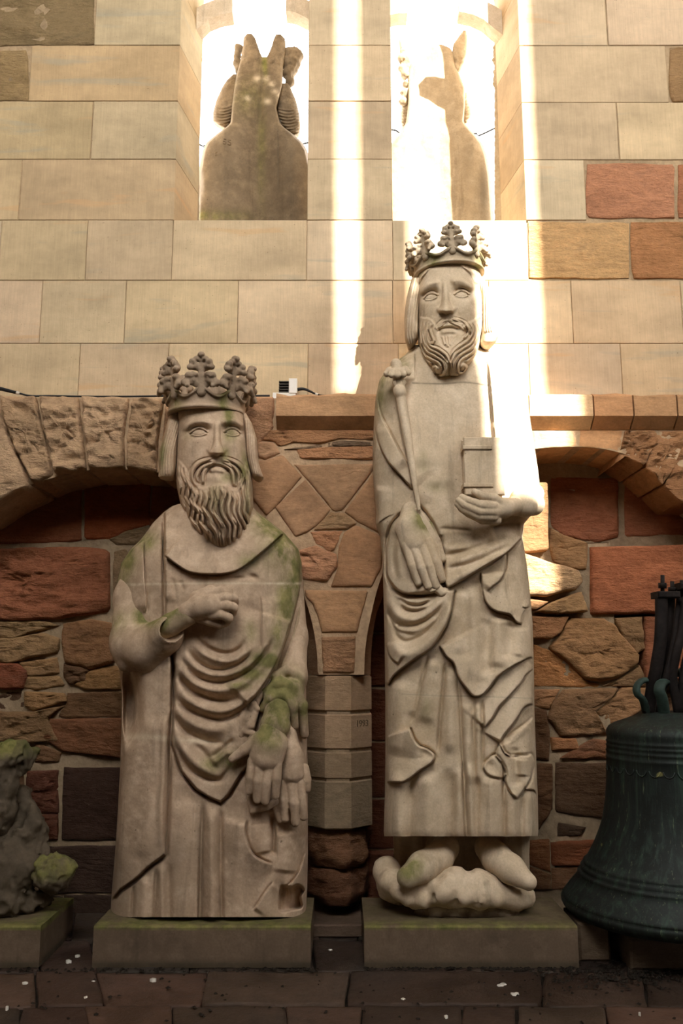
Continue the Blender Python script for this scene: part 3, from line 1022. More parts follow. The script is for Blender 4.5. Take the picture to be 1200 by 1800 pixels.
# spandrel stones over the pier
SP = (172, 138, 106)
for pts, col, kw in (
    ([(430, 757), (660, 757), (660, 774), (600, 771), (560, 780), (520, 777), (490, 786), (484, 776), (430, 772)], (186, 142, 104), dict(rough=.015, proud=.015)),
    ([(522, 791), (560, 788), (600, 786), (660, 785), (660, 808), (528, 806)], (196, 148, 108), dict(rough=.016, proud=.016)),
    ([(500, 790), (560, 782), (600, 775), (655, 778), (655, 784), (560, 787), (520, 791)], (128, 108, 86), dict(rough=.016, proud=.010)),
    ([(430, 775), (480, 779), (492, 797), (465, 808), (430, 790)], SP, dict(rough=.006)),
    ([(430, 812), (465, 811), (496, 801), (530, 838), (487, 888), (468, 906), (430, 860)], SP, dict(rough=.004)),
    ([(536, 845), (580, 896), (560, 920), (540, 935), (520, 943), (484, 893)], (176, 142, 110), dict(rough=.004)),
    ([(518, 818), (662, 817), (640, 846), (602, 896), (586, 898), (546, 850)], (170, 138, 106), dict(rough=.005)),
    ([(664, 822), (700, 815), (700, 925), (668, 938), (628, 916), (606, 900)], (168, 134, 102), dict(rough=.004)),
    ([(560, 922), (582, 902), (606, 904), (626, 920), (610, 930), (552, 932)], (176, 146, 110), dict(rough=.012)),
    ([(546, 936), (602, 934), (586, 966), (578, 970), (556, 956)], (196, 146, 108), dict(rough=.02, proud=.016)),
    ([(528, 968), (556, 960), (590, 975), (592, 996), (575, 1020), (530, 1018)], (198, 150, 114), dict(rough=.03, proud=.022)),
    ([(606, 936), (626, 925), (676, 946), (668, 1000), (652, 1031), (582, 1031), (594, 1000), (597, 962)], (180, 142, 108), dict(rough=.005)),
    ([(537, 1038), (646, 1039), (634, 1080), (626, 1111), (566, 1111), (560, 1084), (550, 1062), (538, 1050)], (186, 150, 114), dict(rough=.005)),
    ([(566, 1121), (624, 1120), (622, 1182), (568, 1182)], (182, 144, 110), dict(rough=.016))):
    S(pts, col, Y=YA, parent=wall_lower, mat='dressed' if kw['rough'] < .01 else 'rock', name='spandrel_stone', **kw, wob=1.0)

# chamfers where the arches run down into the pier
def strip(name, A, B, YAa, YBb, mat, parent, col):
    A = resample(np.array(A, float), 12, False); B = resample(np.array(B, float), 12, False)
    a = W(A[:, 0], A[:, 1], YAa); b = W(B[:, 0], B[:, 1], YBb)
    c = b.copy(); c[:, 1] = YI
    v = np.vstack([a, b, c])
    fs = []
    for r in (0, 12):
        for i in range(11):
            fs.append((r + i, r + i + 1, r + 12 + i + 1, r + 12 + i))
    o = mesh_obj(name, v, fs, mat, parent, smooth=False, color=s2l(col))
    fix_normals(o)
strip('arch_chamfer', [(535, 1042), (550, 1064), (560, 1090), (565, 1115), (568, 1186)], [(470, 960), (512, 1020), (533, 1080), (540, 1120), (541, 1186)], YA - .004, YA + .14, M['dressed'], wall_lower, (150, 118, 92))
strip('arch_chamfer', [(672, 975), (652, 1030), (636, 1076), (626, 1112), (618, 1186)], [(718, 960), (682, 1024), (660, 1082), (653, 1130), (651, 1186)], YA - .004, YA + .14, M['dressed'], wall_lower, (150, 116, 88))

# octagonal pier, course by course
def pier_block(y0, y1, col, rough=False, grow=0.0):
    z1 = float(W(600, y0, YA)[2]); z0 = float(W(600, y1, YA)[2])
    xa = float(W(571, 1250, YA)[0]) - grow; xb = float(W(617, 1250, YA)[0]) + grow
    c = .125
    plan = [(xa, YA), (xb, YA), (xb + c, YA + c), (xb + c, YI + .1), (xa - c, YI + .1), (xa - c, YA + c)]
    if not rough:
        n_ = len(plan); ch = .006
        cx = (xa + xb) / 2
        vs = []
        for k, z in ((1, z0), (0, z0 + ch), (0, z1 - ch), (1, z1)):
            for x, y in plan:
                vs.append((x + (ch if x < cx else -ch) * k, y + ch * k * (y < YI), z))
        fs = [(r * n_ + i, r * n_ + (i + 1) % n_, (r + 1) * n_ + (i + 1) % n_, (r + 1) * n_ + i) for r in range(3) for i in range(n_)]
        fs += [tuple(range(n_))[::-1], tuple(3 * n_ + i for i in range(n_))]
        o = mesh_obj('pier_block', vs, fs, M['dressed'], wall_lower, smooth=False, color=s2l(col))
        fix_normals(o)
        return o
    # broken course
    th = np.linspace(0, 1, 60)
    pl = resample(np.array(plan, float), 60)
    zz = np.linspace(z0, z1, 18)
    vs = []
    for i, z in enumerate(zz):
        e = min(i, 17 - i) / 4.0
        q = np.c_[pl, np.full(60, z)]
        d = .05 * fbm(q * 8, 4, int(y0)) + .02 * fbm(q * 25, 3, 3) - .03 * max(0, 1 - e)
        cpt = np.array([(xa + xb) / 2, YA + .25])
        dirv = cpt - pl
        dirv = dirv / np.linalg.norm(dirv, axis=1)[:, None]
        q[:, :2] += dirv * (-(d[:, None]) + .03)
        vs.append(q)
    vs = np.vstack(vs)
    fs = [(r * 60 + i, r * 60 + (i + 1) % 60, (r + 1) * 60 + (i + 1) % 60, (r + 1) * 60 + i) for r in range(17) for i in range(60)]
    fs += [tuple(range(60))[::-1], tuple(17 * 60 + i for i in range(60))]
    o = mesh_obj('pier_block', vs, fs, M['rock'], wall_lower, smooth=True, color=s2l(col))
    fix_normals(o)
    return o
zc0, zc1 = float(W(600, 1459, YA)[2]), float(W(600, 1184, YA)[2])
xa_, xb_ = float(W(571, 1250, YA)[0]) + .010, float(W(617, 1250, YA)[0]) - .010
pl_ = [(xa_, YA + .010), (xb_, YA + .010), (xb_ + .125, YA + .135), (xb_ + .125, YI + .1), (xa_ - .125, YI + .1), (xa_ - .125, YA + .135)]
pc_ = mesh_obj('pier_core', [(x, y, z) for z in (zc0, zc1) for x, y in pl_], [(i, (i + 1) % 6, 6 + (i + 1) % 6, 6 + i) for i in range(6)] + [(5, 4, 3, 2, 1, 0), (6, 7, 8, 9, 10, 11)], M['mortar_light'], wall_lower, smooth=False)
fix_normals(pc_)
pier_block(1188, 1250, (168, 140, 110)); pb_ = pier_block(1256, 1317, (164, 138, 110)); pier_block(1323, 1369, (152, 130, 104)); pier_block(1374, 1458, (142, 124, 100))
pier_block(1461, 1530, (128, 92, 68), True); pier_block(1533, 1596, (112, 78, 58), True)
box('pier_foot', float(W(548, 1600, 5.22)[0]), float(W(636, 1600, 5.22)[0]), 5.22, 5.8, 0, .07, M['dressed'], wall_lower, .008, s2l((92, 76, 64)))

# the arcade wall goes on plainly outside the picture
mesh_obj('plain_masonry', [(x, y, z) for x in (-5.3, -2.75) for y in (YA + .02, YUB) for z in (0, ZLED)], [(0, 1, 3, 2), (4, 6, 7, 5), (0, 4, 5, 1), (2, 3, 7, 6), (0, 2, 6, 4), (1, 5, 7, 3)], M['mortar_dark'], wall_lower, smooth=False)
mesh_obj('plain_masonry', [(x, y, z) for x in (2.75, WX) for y in (YA + .02, YUB) for z in (0, ZLED)], [(0, 1, 3, 2), (4, 6, 7, 5), (0, 4, 5, 1), (2, 3, 7, 6), (0, 2, 6, 4), (1, 5, 7, 3)], M['mortar_dark'], wall_lower, smooth=False)
# ledge moulding
def ledge(x0, x1, col, broken=False):
    zt = ZLED; zf = float(W(600, 731, YL)[2]); zb = float(W(600, 755, YA - .01)[2])
    a = float(W(x0, 720, YL)[0]) + .003; b = float(W(x1, 720, YL)[0]) - .003
    nx_ = max(2, int((b - a) / .04))
    prof = [(YU + .02, zt + .004), (YL + .05, zt + .004), (YL + .012, zt - .004), (YL, zt - .02), (YL, zf), (YA - .012, zb), (YU, zb)]
    vs = []
    for i in range(nx_ + 1):
        x = a + (b - a) * i / nx_
        for k, (y, z) in enumerate(prof):
            d = 0.0
            if k in (1, 2, 3):
                d = (.030 if broken else .010) * float(fbm(np.array([[x * 7, y * 3 + k, 1.3]]), 4, 31)[0])
            vs.append((x, y + abs(d) * .7, z + (d if k != 3 else d * .4)))
    m = len(prof)
    fs = [(i * m + k, i * m + (k + 1) % m, (i + 1) * m + (k + 1) % m, (i + 1) * m + k) for i in range(nx_) for k in range(m)]
    fs += [tuple(range(m))[::-1], tuple(nx_ * m + k for k in range(m))]
    o = mesh_obj('ledge_stone', vs, fs, M['dressed'], wall_lower, smooth=False, color=s2l(col))
    fix_normals(o)
ledge(484, 690, (186, 146, 108), True); ledge(690, 930, (190, 156, 118)); ledge(930, 1043, (206, 172, 132)); ledge(1044, 1113, (188, 142, 102), True); ledge(1114, 1190, (178, 138, 100), True); ledge(1191, 1420, (170, 132, 96), True)

# voussoirs
def vous(pts, col, rough, proud=.02, Y=YA, mat='rock', wob=1.5, n=48, scale=9):
    return S(pts, col, Y=Y, parent=wall_lower, proud=proud, rough=rough, mat=mat, wob=wob, n=n, name='arch_voussoir', back=YI + .05, scale=scale)
VC = (196, 168, 134)
vous([(-160, 697), (-2, 697), (1, 722), (56, 856), (0, 884), (-80, 934), (-160, 1000)], VC, .05, .06)
vous([(4, 696), (66, 698), (72, 730), (96, 836), (62, 853), (30, 790), (6, 722)], VC, .05, .06)
vous([(71, 697), (140, 699), (144, 740), (154, 828), (100, 836), (80, 760)], VC, .055, .06)
vous([(146, 698), (228, 700), (219, 770), (221, 826), (158, 829), (150, 760)], (204, 176, 142), .05, .06)
vous([(233, 699), (289, 702), (280, 770), (277, 832), (225, 827), (224, 770)], VC, .06, .05)
vous([(293, 702), (368, 700), (352, 780), (346, 848), (282, 834), (285, 770)], (196, 160, 124), .04, .03)
vous([(372, 700), (482, 698), (482, 752), (440, 800), (420, 884), (352, 852), (358, 780)], (194, 152, 116), .03, .03)
# right arch: two dressed voussoirs, then broken ones
SPR = (204, 166, 124)
vous([(842, 756), (942, 756), (944, 788), (872, 803), (836, 820)], SPR, .003, .004, mat='dressed', wob=0)
vous([(944, 756), (1016, 756), (1014, 785), (946, 788)], SPR, .003, .004, mat='dressed', wob=0)
vous([(1018, 756), (1096, 756), (1092, 797), (1060, 789), (1016, 785)], (200, 158, 116), .003, .004, mat='dressed', wob=0)
MV = dict(Y=YA - .012)
vous([(1098, 758), (1150, 756), (1154, 775), (1130, 822), (1094, 798), (1086, 812)], (170, 130, 94), .05, .0, **MV)
vous([(1152, 758), (1210, 757), (1200, 800), (1164, 852), (1134, 824)], (176, 134, 96), .05, .0, **MV)
vous([(1213, 757), (1300, 757), (1300, 880), (1240, 884), (1200, 884), (1168, 854)], (170, 128, 92), .04, .0, **MV)
vous([(1303, 757), (1420, 757), (1420, 1060), (1300, 942), (1246, 890), (1304, 880)], (170, 128, 92), .04, .0, **MV)
vous([(700, 757), (838, 757), (830, 824), (806, 838), (748, 888), (704, 940)], SPR, .003, .004, mat='dressed', wob=0, n=40)

# ------------------------------------------------------------------ floor of worn slabs
floor = structure(mesh_obj('floor', [(-5.3, -1.8, -.02), (WX, -1.8, -.02), (WX, 6, -.02), (-5.3, 6, -.02), (-5.3, -1.8, -.2), (WX, -1.8, -.2), (WX, 6, -.2), (-5.3, 6, -.2)],
                           [(0, 1, 2, 3), (7, 6, 5, 4), (0, 4, 5, 1), (1, 5, 6, 2), (2, 6, 7, 3), (3, 7, 4, 0)], M['dirt'], None, smooth=False, origin=(0, 3, -.02)),
                  'dark worn stone paving in front of the statues', 'floor')
fix_normals(floor)
def ground(px, py):
    v = (900.0 - np.asarray(py, float)) / FPX
    t = -CAMZ / (ST + v * CT)
    return np.stack([t * (np.asarray(px, float) - 600) / FPX, t * (CT - v * ST), np.zeros_like(t)], -1)
def slab(G, col, h=.0):
    """slab from a ground outline (world x, y)"""
    n_ = 44
    P = resample(np.asarray(G, float), n_)
    sd = rnd.randrange(999)
    q = np.c_[P * 5, np.full(n_, sd)]
    P = P + np.stack([fbm(q, 3, sd), fbm(q + 31, 3, sd)], 1) * .012
    c = P.mean(0)
    vs = [np.c_[P, np.full(n_, -.06)]]
    for k in (1.0, .985, .9, .7, .4):
        R = c + (P - c) * k
        z = h - (.012 if k == 1 else 0) + .010 * fbm(np.c_[R * 4, np.full(n_, 2.)], 4, 77) + .004 * fbm(np.c_[R * 17, np.full(n_, 2.)], 2, 7)
        vs.append(np.c_[R, z])
    vs = np.vstack(vs + [np.array([[c[0], c[1], h]])])
    fs = [(r * n_ + i, r * n_ + (i + 1) % n_, (r + 1) * n_ + (i + 1) % n_, (r + 1) * n_ + i) for r in range(5) for i in range(n_)]
    fs += [(5 * n_ + i, 5 * n_ + (i + 1) % n_, 6 * n_) for i in range(n_)]
    o = mesh_obj('paving_slab', vs, fs, M['floor'], floor, smooth=True, color=s2l(col))
    fix_normals(o)
frows = [(1600, 1653, [(-200, 60, 134, 300, 548, 640, 800, 1010, 1090, 1400)]), (1654.5, 1707, [(-200, -60, 60, 160, 330, 548, 640, 820, 1019, 1100, 1400)]),
         (1708.5, 1767, [(-160, 64, 168, 366, 617, 952, 1130, 1400)]), (1768.5, 1838, [(-160, 40, 150, 300, 500, 637, 812, 908, 1060, 1400)]),
         (1840, 1930, [(-200, 20, 220, 420, 640, 830, 1000, 1200, 1440)]), (1936, 2080, [(-260, 60, 360, 620, 900, 1180, 1500)])]
for y0, y1, xx in frows:
    xx = xx[0]
    offs = [rnd.uniform(-16, 16) for _ in xx]
    for i_, (a, b) in enumerate(zip(xx[:-1], xx[1:])):
        sa, sb = offs[i_], offs[i_ + 1]
        ym = (y0 + y1) / 2
        kx, ky = rnd.uniform(-9, 9), rnd.uniform(-7, 7)
        px_ = np.array([a + 1, (a + b) / 2, b - 1, b - 1 + sb * .5 + kx * .2, b - 1 + sb, (a + b) / 2, a + 1 + sa, a + 1 + sa * .5])
        py_ = np.array([y0, y0, y0, ym, y1, y1, y1, ym], float)
        G = ground(px_, py_)[:, :2]
        c = (np.array((72, 57, 47)) if y0 > 1700 else np.array((62, 52, 44))) * rnd.uniform(.72, 1.15) + np.array([rnd.uniform(-2, 5), 0, 0])
        slab(G, tuple(c), rnd.uniform(-.006, .004))

# ------------------------------------------------------------------ unseen wall behind the photographer, openings shaped to throw the sun strips and fill
def wall_back():
    Yb = -1.6
    tA = math.tan(SUN_AZ); rise = math.tan(SUN_EL) / math.cos(SUN_AZ)
    th = .16
    D_ = YU - Yb
    def xb(xw):
        return xw + D_ * tA
    def zb(zw):
        return zw + D_ * rise
    H = ZROOF
    # openings: (x0, x1, z0, z1)
    op = [(-2.6, 1.0, 6.0, 10.6), (xb(-.03), xb(.11), zb(3.27), H), (xb(.46), xb(1.32), zb(1.9), H), (6.5, 9.2, 6.0, 10.6)]  # slits for the sun strips, wide openings added for sky fill
    vs, fs = [], []
    def slabx(x0, x1, z0, z1):
        b = len(vs)
        for y, s in ((Yb, 0), (Yb - th, th * tA)):        # jambs cut along the light
            vs.extend([(x0 + s, y, z0), (x1 + s, y, z0), (x1 + s, y, z1), (x0 + s, y, z1)])
        fs.extend([tuple(b + i for i in f) for f in ((0, 3, 2, 1), (4, 5, 6, 7), (0, 1, 5, 4), (1, 2, 6, 5), (2, 3, 7, 6), (3, 0, 4, 7))])
    x = -5.2
    for a, b, z0, z1 in op:
        slabx(x, a, 0, H)
        slabx(a, b, 0, z0)
        if z1 < H:
            slabx(a, b, z1, H)
        x = b
    slabx(x, 9.6, 0, H)
    o = mesh_obj('wall_back', vs, fs, M['plaster'], None, smooth=False, origin=(0, Yb, 0))
    fix_normals(o)
    structure(o, 'unseen high wall behind the viewer, openings shaped for the sun strips', 'wall')
    def slab3(name, lab, x0, x1, y0, y1, z0, z1, cat):
        o = mesh_obj(name, [(x, y, z) for x in (x0, x1) for y in (y0, y1) for z in (z0, z1)], [(0, 1, 3, 2), (4, 6, 7, 5), (0, 4, 5, 1), (2, 3, 7, 6), (0, 2, 6, 4), (1, 5, 7, 3)], M['plaster'], None, smooth=False)
        structure(o, lab, cat)
    slab3('wall_left', 'plain dark side wall added out of view on the left to limit light', -5.35, -5.2, -1.6, 5.9, 0, H, 'wall')  # unseen side walls added to narrow the incoming light
    slab3('wall_right', 'plain dark side wall added out of view on the right to limit light', 9.6, 9.75, -1.6, 5.9, 0, H, 'wall')
    slab3('wall_high', 'plain upper part of the ashlar wall above the picture', -5.35, 9.75, YU + .02, YUB, ZTOP - .02, H, 'wall')
    slab3('ceiling', 'dark roof added out of view to cut overhead light', -5.35, 9.75, -1.8, YUB, H, H + .2, 'ceiling')  # roof added to close off the overhead sky
ZROOF = 12.8
wall_back()
# ------------------------------------------------------------------ carving tools shared by both kings
def face(r, eyes, brows, nose, mouth, lip, s=1.0, socket=.034):
    """eyes: (cx, cy, half width, rise, tilt). nose: (bridge x,y, tip x,y, half width)"""
    for b in brows:
        r.ridge(b, .020 * s, 7, .22)
        r.ridge([(x, y - 3) for x, y in b], .008 * s, 3, .2)
    for (ex, ey, ew, eh, tl) in eyes:
        r.blob(ex, ey - 1, ew * 1.22, eh * 1.55, -socket * s, tl, 2.6)
        r.blob(ex, ey + eh * 1.6, ew * 1.1, eh * .9, .006 * s, tl)
        r.blob(ex, ey, ew * .92, eh * .98, .027 * s, tl, hard=True)
        c, sn = math.cos(tl), math.sin(tl)
        def loc(u, v):
            return (ex + u * c - v * sn, ey + u * sn + v * c)
        up = [loc(-ew, eh * .35), loc(-ew * .55, -eh * .72), loc(0, -eh * 1.08), loc(ew * .55, -eh * .78), loc(ew, eh * .2)]
        dn = [loc(-ew, eh * .35), loc(-ew * .4, eh * .92), loc(ew * .3, eh * .95), loc(ew, eh * .2)]
        r.ridge(up, .016 * s, 2.0, .06)
        r.ridge([(x, y + 2.6) for x, y in up], -.008 * s, 1.3, .1)
        r.ridge([(x, y - 3.4) for x, y in up], -.007 * s, 1.5, .12)
        r.ridge(dn, .011 * s, 1.8, .1)
        r.ridge([(x, y - 2.2) for x, y in dn], -.005 * s, 1.1, .1)
    bx, by, tx, ty, nw = nose
    t = (r.PY - by) / (ty - by)
    cx = bx + (tx - bx) * t
    tc = np.clip(t, 0, 1)
    hw = nw * (.42 + .20 * tc + .38 * smooth01((tc - .62) / .38))
    hgt = (.016 + .062 * tc ** 1.35) * s
    prof = np.clip(1 - (np.abs(r.PX - cx) / hw) ** 2.2, 0, 1) ** .75
    under = smooth01((1.16 - t) / .16)       # the underside runs back to the lip
    top = smooth01((t + .18) / .3)
    r.h += hgt * prof * under * top
    for sd in (-1, 1):
        r.blob(tx + sd * nw * .45, ty + (ty - by) * .075, nw * .26, nw * .17, -.026 * s)
        r.blob(tx + sd * nw * .95, ty - (ty - by) * .03, nw * .28, nw * .34, .016 * s)
        r.ridge([(tx + sd * nw * 1.2, ty - (ty - by) * .12), (tx + sd * nw * 1.5, ty + (ty - by) * .12), (tx + sd * nw * 1.8, ty + (ty - by) * .3)], -.006 * s, 4, .3)
    r.ridge(mouth, -.018 * s, 2.4, .12)
    r.ridge([(x, y - 4.2) for x, y in mouth], .008 * s, 2.6, .15)
    r.ridge(lip, .014 * s, 3.6, .2)

def strands(r, poly, lift, amp, n, wave, wl, cx, hw, phase=0.0, soft=5, fine=.35, y0=0.0, jit=.35):
    """wavy carved locks inside an outline; cx, hw: functions of py giving the centre and half width"""
    P = crom(poly, 5, True)
    m = r._sub(P, 10)
    X, Y = r.PX[m], r.PY[m]
    d, _ = segdist(X, Y, np.vstack([P, P[:1]]))
    sd = np.where(inside(X, Y, P), d, -d)
    k = smooth01((sd + soft * .3) / soft)
    u = (X - cx(Y)) / hw(Y)
    lk = np.floor((u + 1) * n / 2)
    a = wave * np.sin(2 * math.pi * (Y - y0) / wl + phase + 1.3 * np.sin(u * 4.1 + 1.0)) + .4 * wave * np.sin(2 * math.pi * (Y - y0) / (wl * .53) + u * 7)
    q = (u + a) * n / 2 + jit * np.sin(u * 9.0 + Y * .013)
    f = q - np.floor(q)
    lock = np.sin(math.pi * f) ** .75
    hl = hsh(np.floor(q).astype(np.int64), np.zeros_like(lk).astype(np.int64), np.zeros_like(lk).astype(np.int64), 5)
    finer = np.sin(2 * math.pi * 3 * f)
    r.h[m] += k * (lift + amp * (lock - .55) * (.75 + .5 * hl) + amp * fine * .22 * finer)

def lockset(r, lines, amp=.012, w=3.2, gr=.007):
    for L in lines:
        r.ridge(L, amp, w, .15)
        P = crom(L, 5)
        T = np.gradient(P, axis=0)
        N = np.stack([-T[:, 1], T[:, 0]], 1)
        N /= np.linalg.norm(N, axis=1)[:, None] + 1e-9
        r.ridge(P + N * w * 1.25, -gr, w * .45, .15, curve=False)
        r.ridge(P - N * w * 1.25, -gr, w * .45, .15, curve=False)

# fleuron of the crowns: one mesh per king, shared by its copies
def fleuron_solid(style):
    S_ = Solid(.008)
    Z = lambda x, y, z: np.array([x, -y, z])      # x across, y outward, z up
    def lobe(sx, x, y, z, r):
        S_.cap(Z(sx * x, y, z), Z(sx * x * 1.02, y + .006, z), r, r)
    S_.cap(Z(0, -.006, .0), Z(0, .004, .10), .024, .020)
    S_.cap(Z(0, .004, .10), Z(0, .012, .20), .019, .015)
    for sx in (-1, 1):
        # lower leaf: sweeps out of the band, curls over at the tip
        S_.cap(Z(sx * .012, -.004, .046), Z(sx * .050, .010, .076), .022, .029, None, False, ((0, 1, 0), .7))
        S_.cap(Z(sx * .050, .012, .076), Z(sx * .080, .028, .052), .028, .023)
        S_.cap(Z(sx * .076, .030, .052), Z(sx * .066, .044, .030), .019, .013)
        lobe(sx, .058, .030, .094, .022)
        lobe(sx, .036, .022, .104, .018)
        # upper leaf
        S_.cap(Z(sx * .008, .008, .138), Z(sx * .036, .018, .160), .018, .028, None, False, ((0, 1, 0), .7))
        S_.cap(Z(sx * .036, .020, .160), Z(sx * .054, .036, .146), .023, .018)
        lobe(sx, .042, .030, .180, .019)
        lobe(sx, .022, .022, .198, .018)
        # drilled eyes and cupped leaves
        S_.cap(Z(sx * .026, -.08, .122), Z(sx * .026, .09, .122), .0085, .0085, .004, True)
        S_.cap(Z(sx * .016, -.02, .182), Z(sx * .018, .09, .182), .005, .005, .003, True)
        S_.cap(Z(sx * .066, .074, .078), Z(sx * .058, .052, .070), .017, .010, .006, True)
        S_.cap(Z(sx * .044, .066, .166), Z(sx * .040, .050, .158), .014, .008, .006, True)
    S_.cap(Z(0, .014, .200), Z(0, .024, .226), .020, .019)
    lobe(1, .0, .036, .222, .016)
    return S_

def crown(parent, mat, cx, cy_rim, Yc, R, H, nf, style, lean=0.0, sc=1.0, moss=None, rot0=0.0, tiltx=0.0, roll=0.0):
    """ring crown standing on the head. cx, cy_rim: measured middle of the lower rim at depth Yc"""
    c = W(cx, cy_rim, Yc)
    N = 160
    th = np.linspace(0, 2 * math.pi, N, endpoint=False)
    from mathutils import Euler, Matrix
    Mx = Matrix.Translation(Vector(c)) @ Euler((tiltx, roll, 0)).to_matrix().to_4x4()
    Mn = np.array(Mx)
    def tr(p):
        p = np.asarray(p, float)
        return p @ Mn[:3, :3].T + Mn[:3, 3]
    ph = (th - rot0) * nf
    bowl = .5 - .5 * np.cos(ph + math.pi * 0)          # 0 at a fleuron, 1 between two
    top = H * (1.0 - .42 * bowl ** .8)
    prof = []
    for (dr, zf) in ((.0, 0.0), (.010, .002), (.012, .012), (.008, .02), (.002, .026)):
        prof.append((R + dr, np.full(N, zf * sc)))
    rt = R * (1 + .06)
    for t in (.35, .6, .8):
        prof.append((R + (rt - R) * t, .026 * sc + (top - .026 * sc) * t))
    for (dr, dz) in ((.010, -.010), (.014, .0), (.004, .010), (-.012, .008), (-.022, 0)):
        prof.append((rt + dr, top + dz))
    prof.append((R - .03, np.full(N, 0.02)))
    prof.append((R - .03, np.full(N, 0.0)))
    vs = []
    for r_, z in prof:
        vs.append(np.stack([r_ * np.sin(th), -r_ * np.cos(th), z], 1))
    m = len(vs)
    vs = tr(np.vstack(vs))
    q = np.array([(k * N + i, k * N + (i + 1) % N, ((k + 1) % m) * N + (i + 1) % N, ((k + 1) % m) * N + i) for k in range(m) for i in range(N)])
    at = {'dark_tone': np.repeat(np.clip(np.linspace(0, .5, m), 0, .5), N)}  # tone darkens from the outer rim over the top to the inside
    if moss is not None:
        at['moss'] = np.tile(np.clip(moss(th), 0, 1), m)
    o = mesh_obj('crown', vs, None, mat, parent, True, quads=q, attrs=at)
    first = None
    for i in range(nf):
        a = rot0 + 2 * math.pi * i / nf
        if first is None:
            b = fleuron_solid(style)
            first = b.build('fleuron', .0042, mat, o, noise=.003, nscale=45, paint=lambda v: {'dark_tone': np.full(len(v), .42)})  # even darker tone over the whole fleuron
            first.data.transform(Matrix.Translation(Vector(first['_org'])))
            f = first
        else:
            f = first.copy()
            COL.objects.link(f)
        f.parent = o
        L = Matrix.Translation((R * 1.06 * math.sin(a), -R * 1.06 * math.cos(a), H * .72)) @ Matrix.Rotation(a, 4, 'Z') @ Matrix.Rotation(lean, 4, 'X') @ Matrix.Diagonal((1.16 * sc, 1.0 * sc, 1.0 * sc, 1))
        Wm = Mx @ L
        Wm = Matrix.Translation(-Vector(o['_org'])) @ Wm
        f.matrix_basis = Wm
    return o

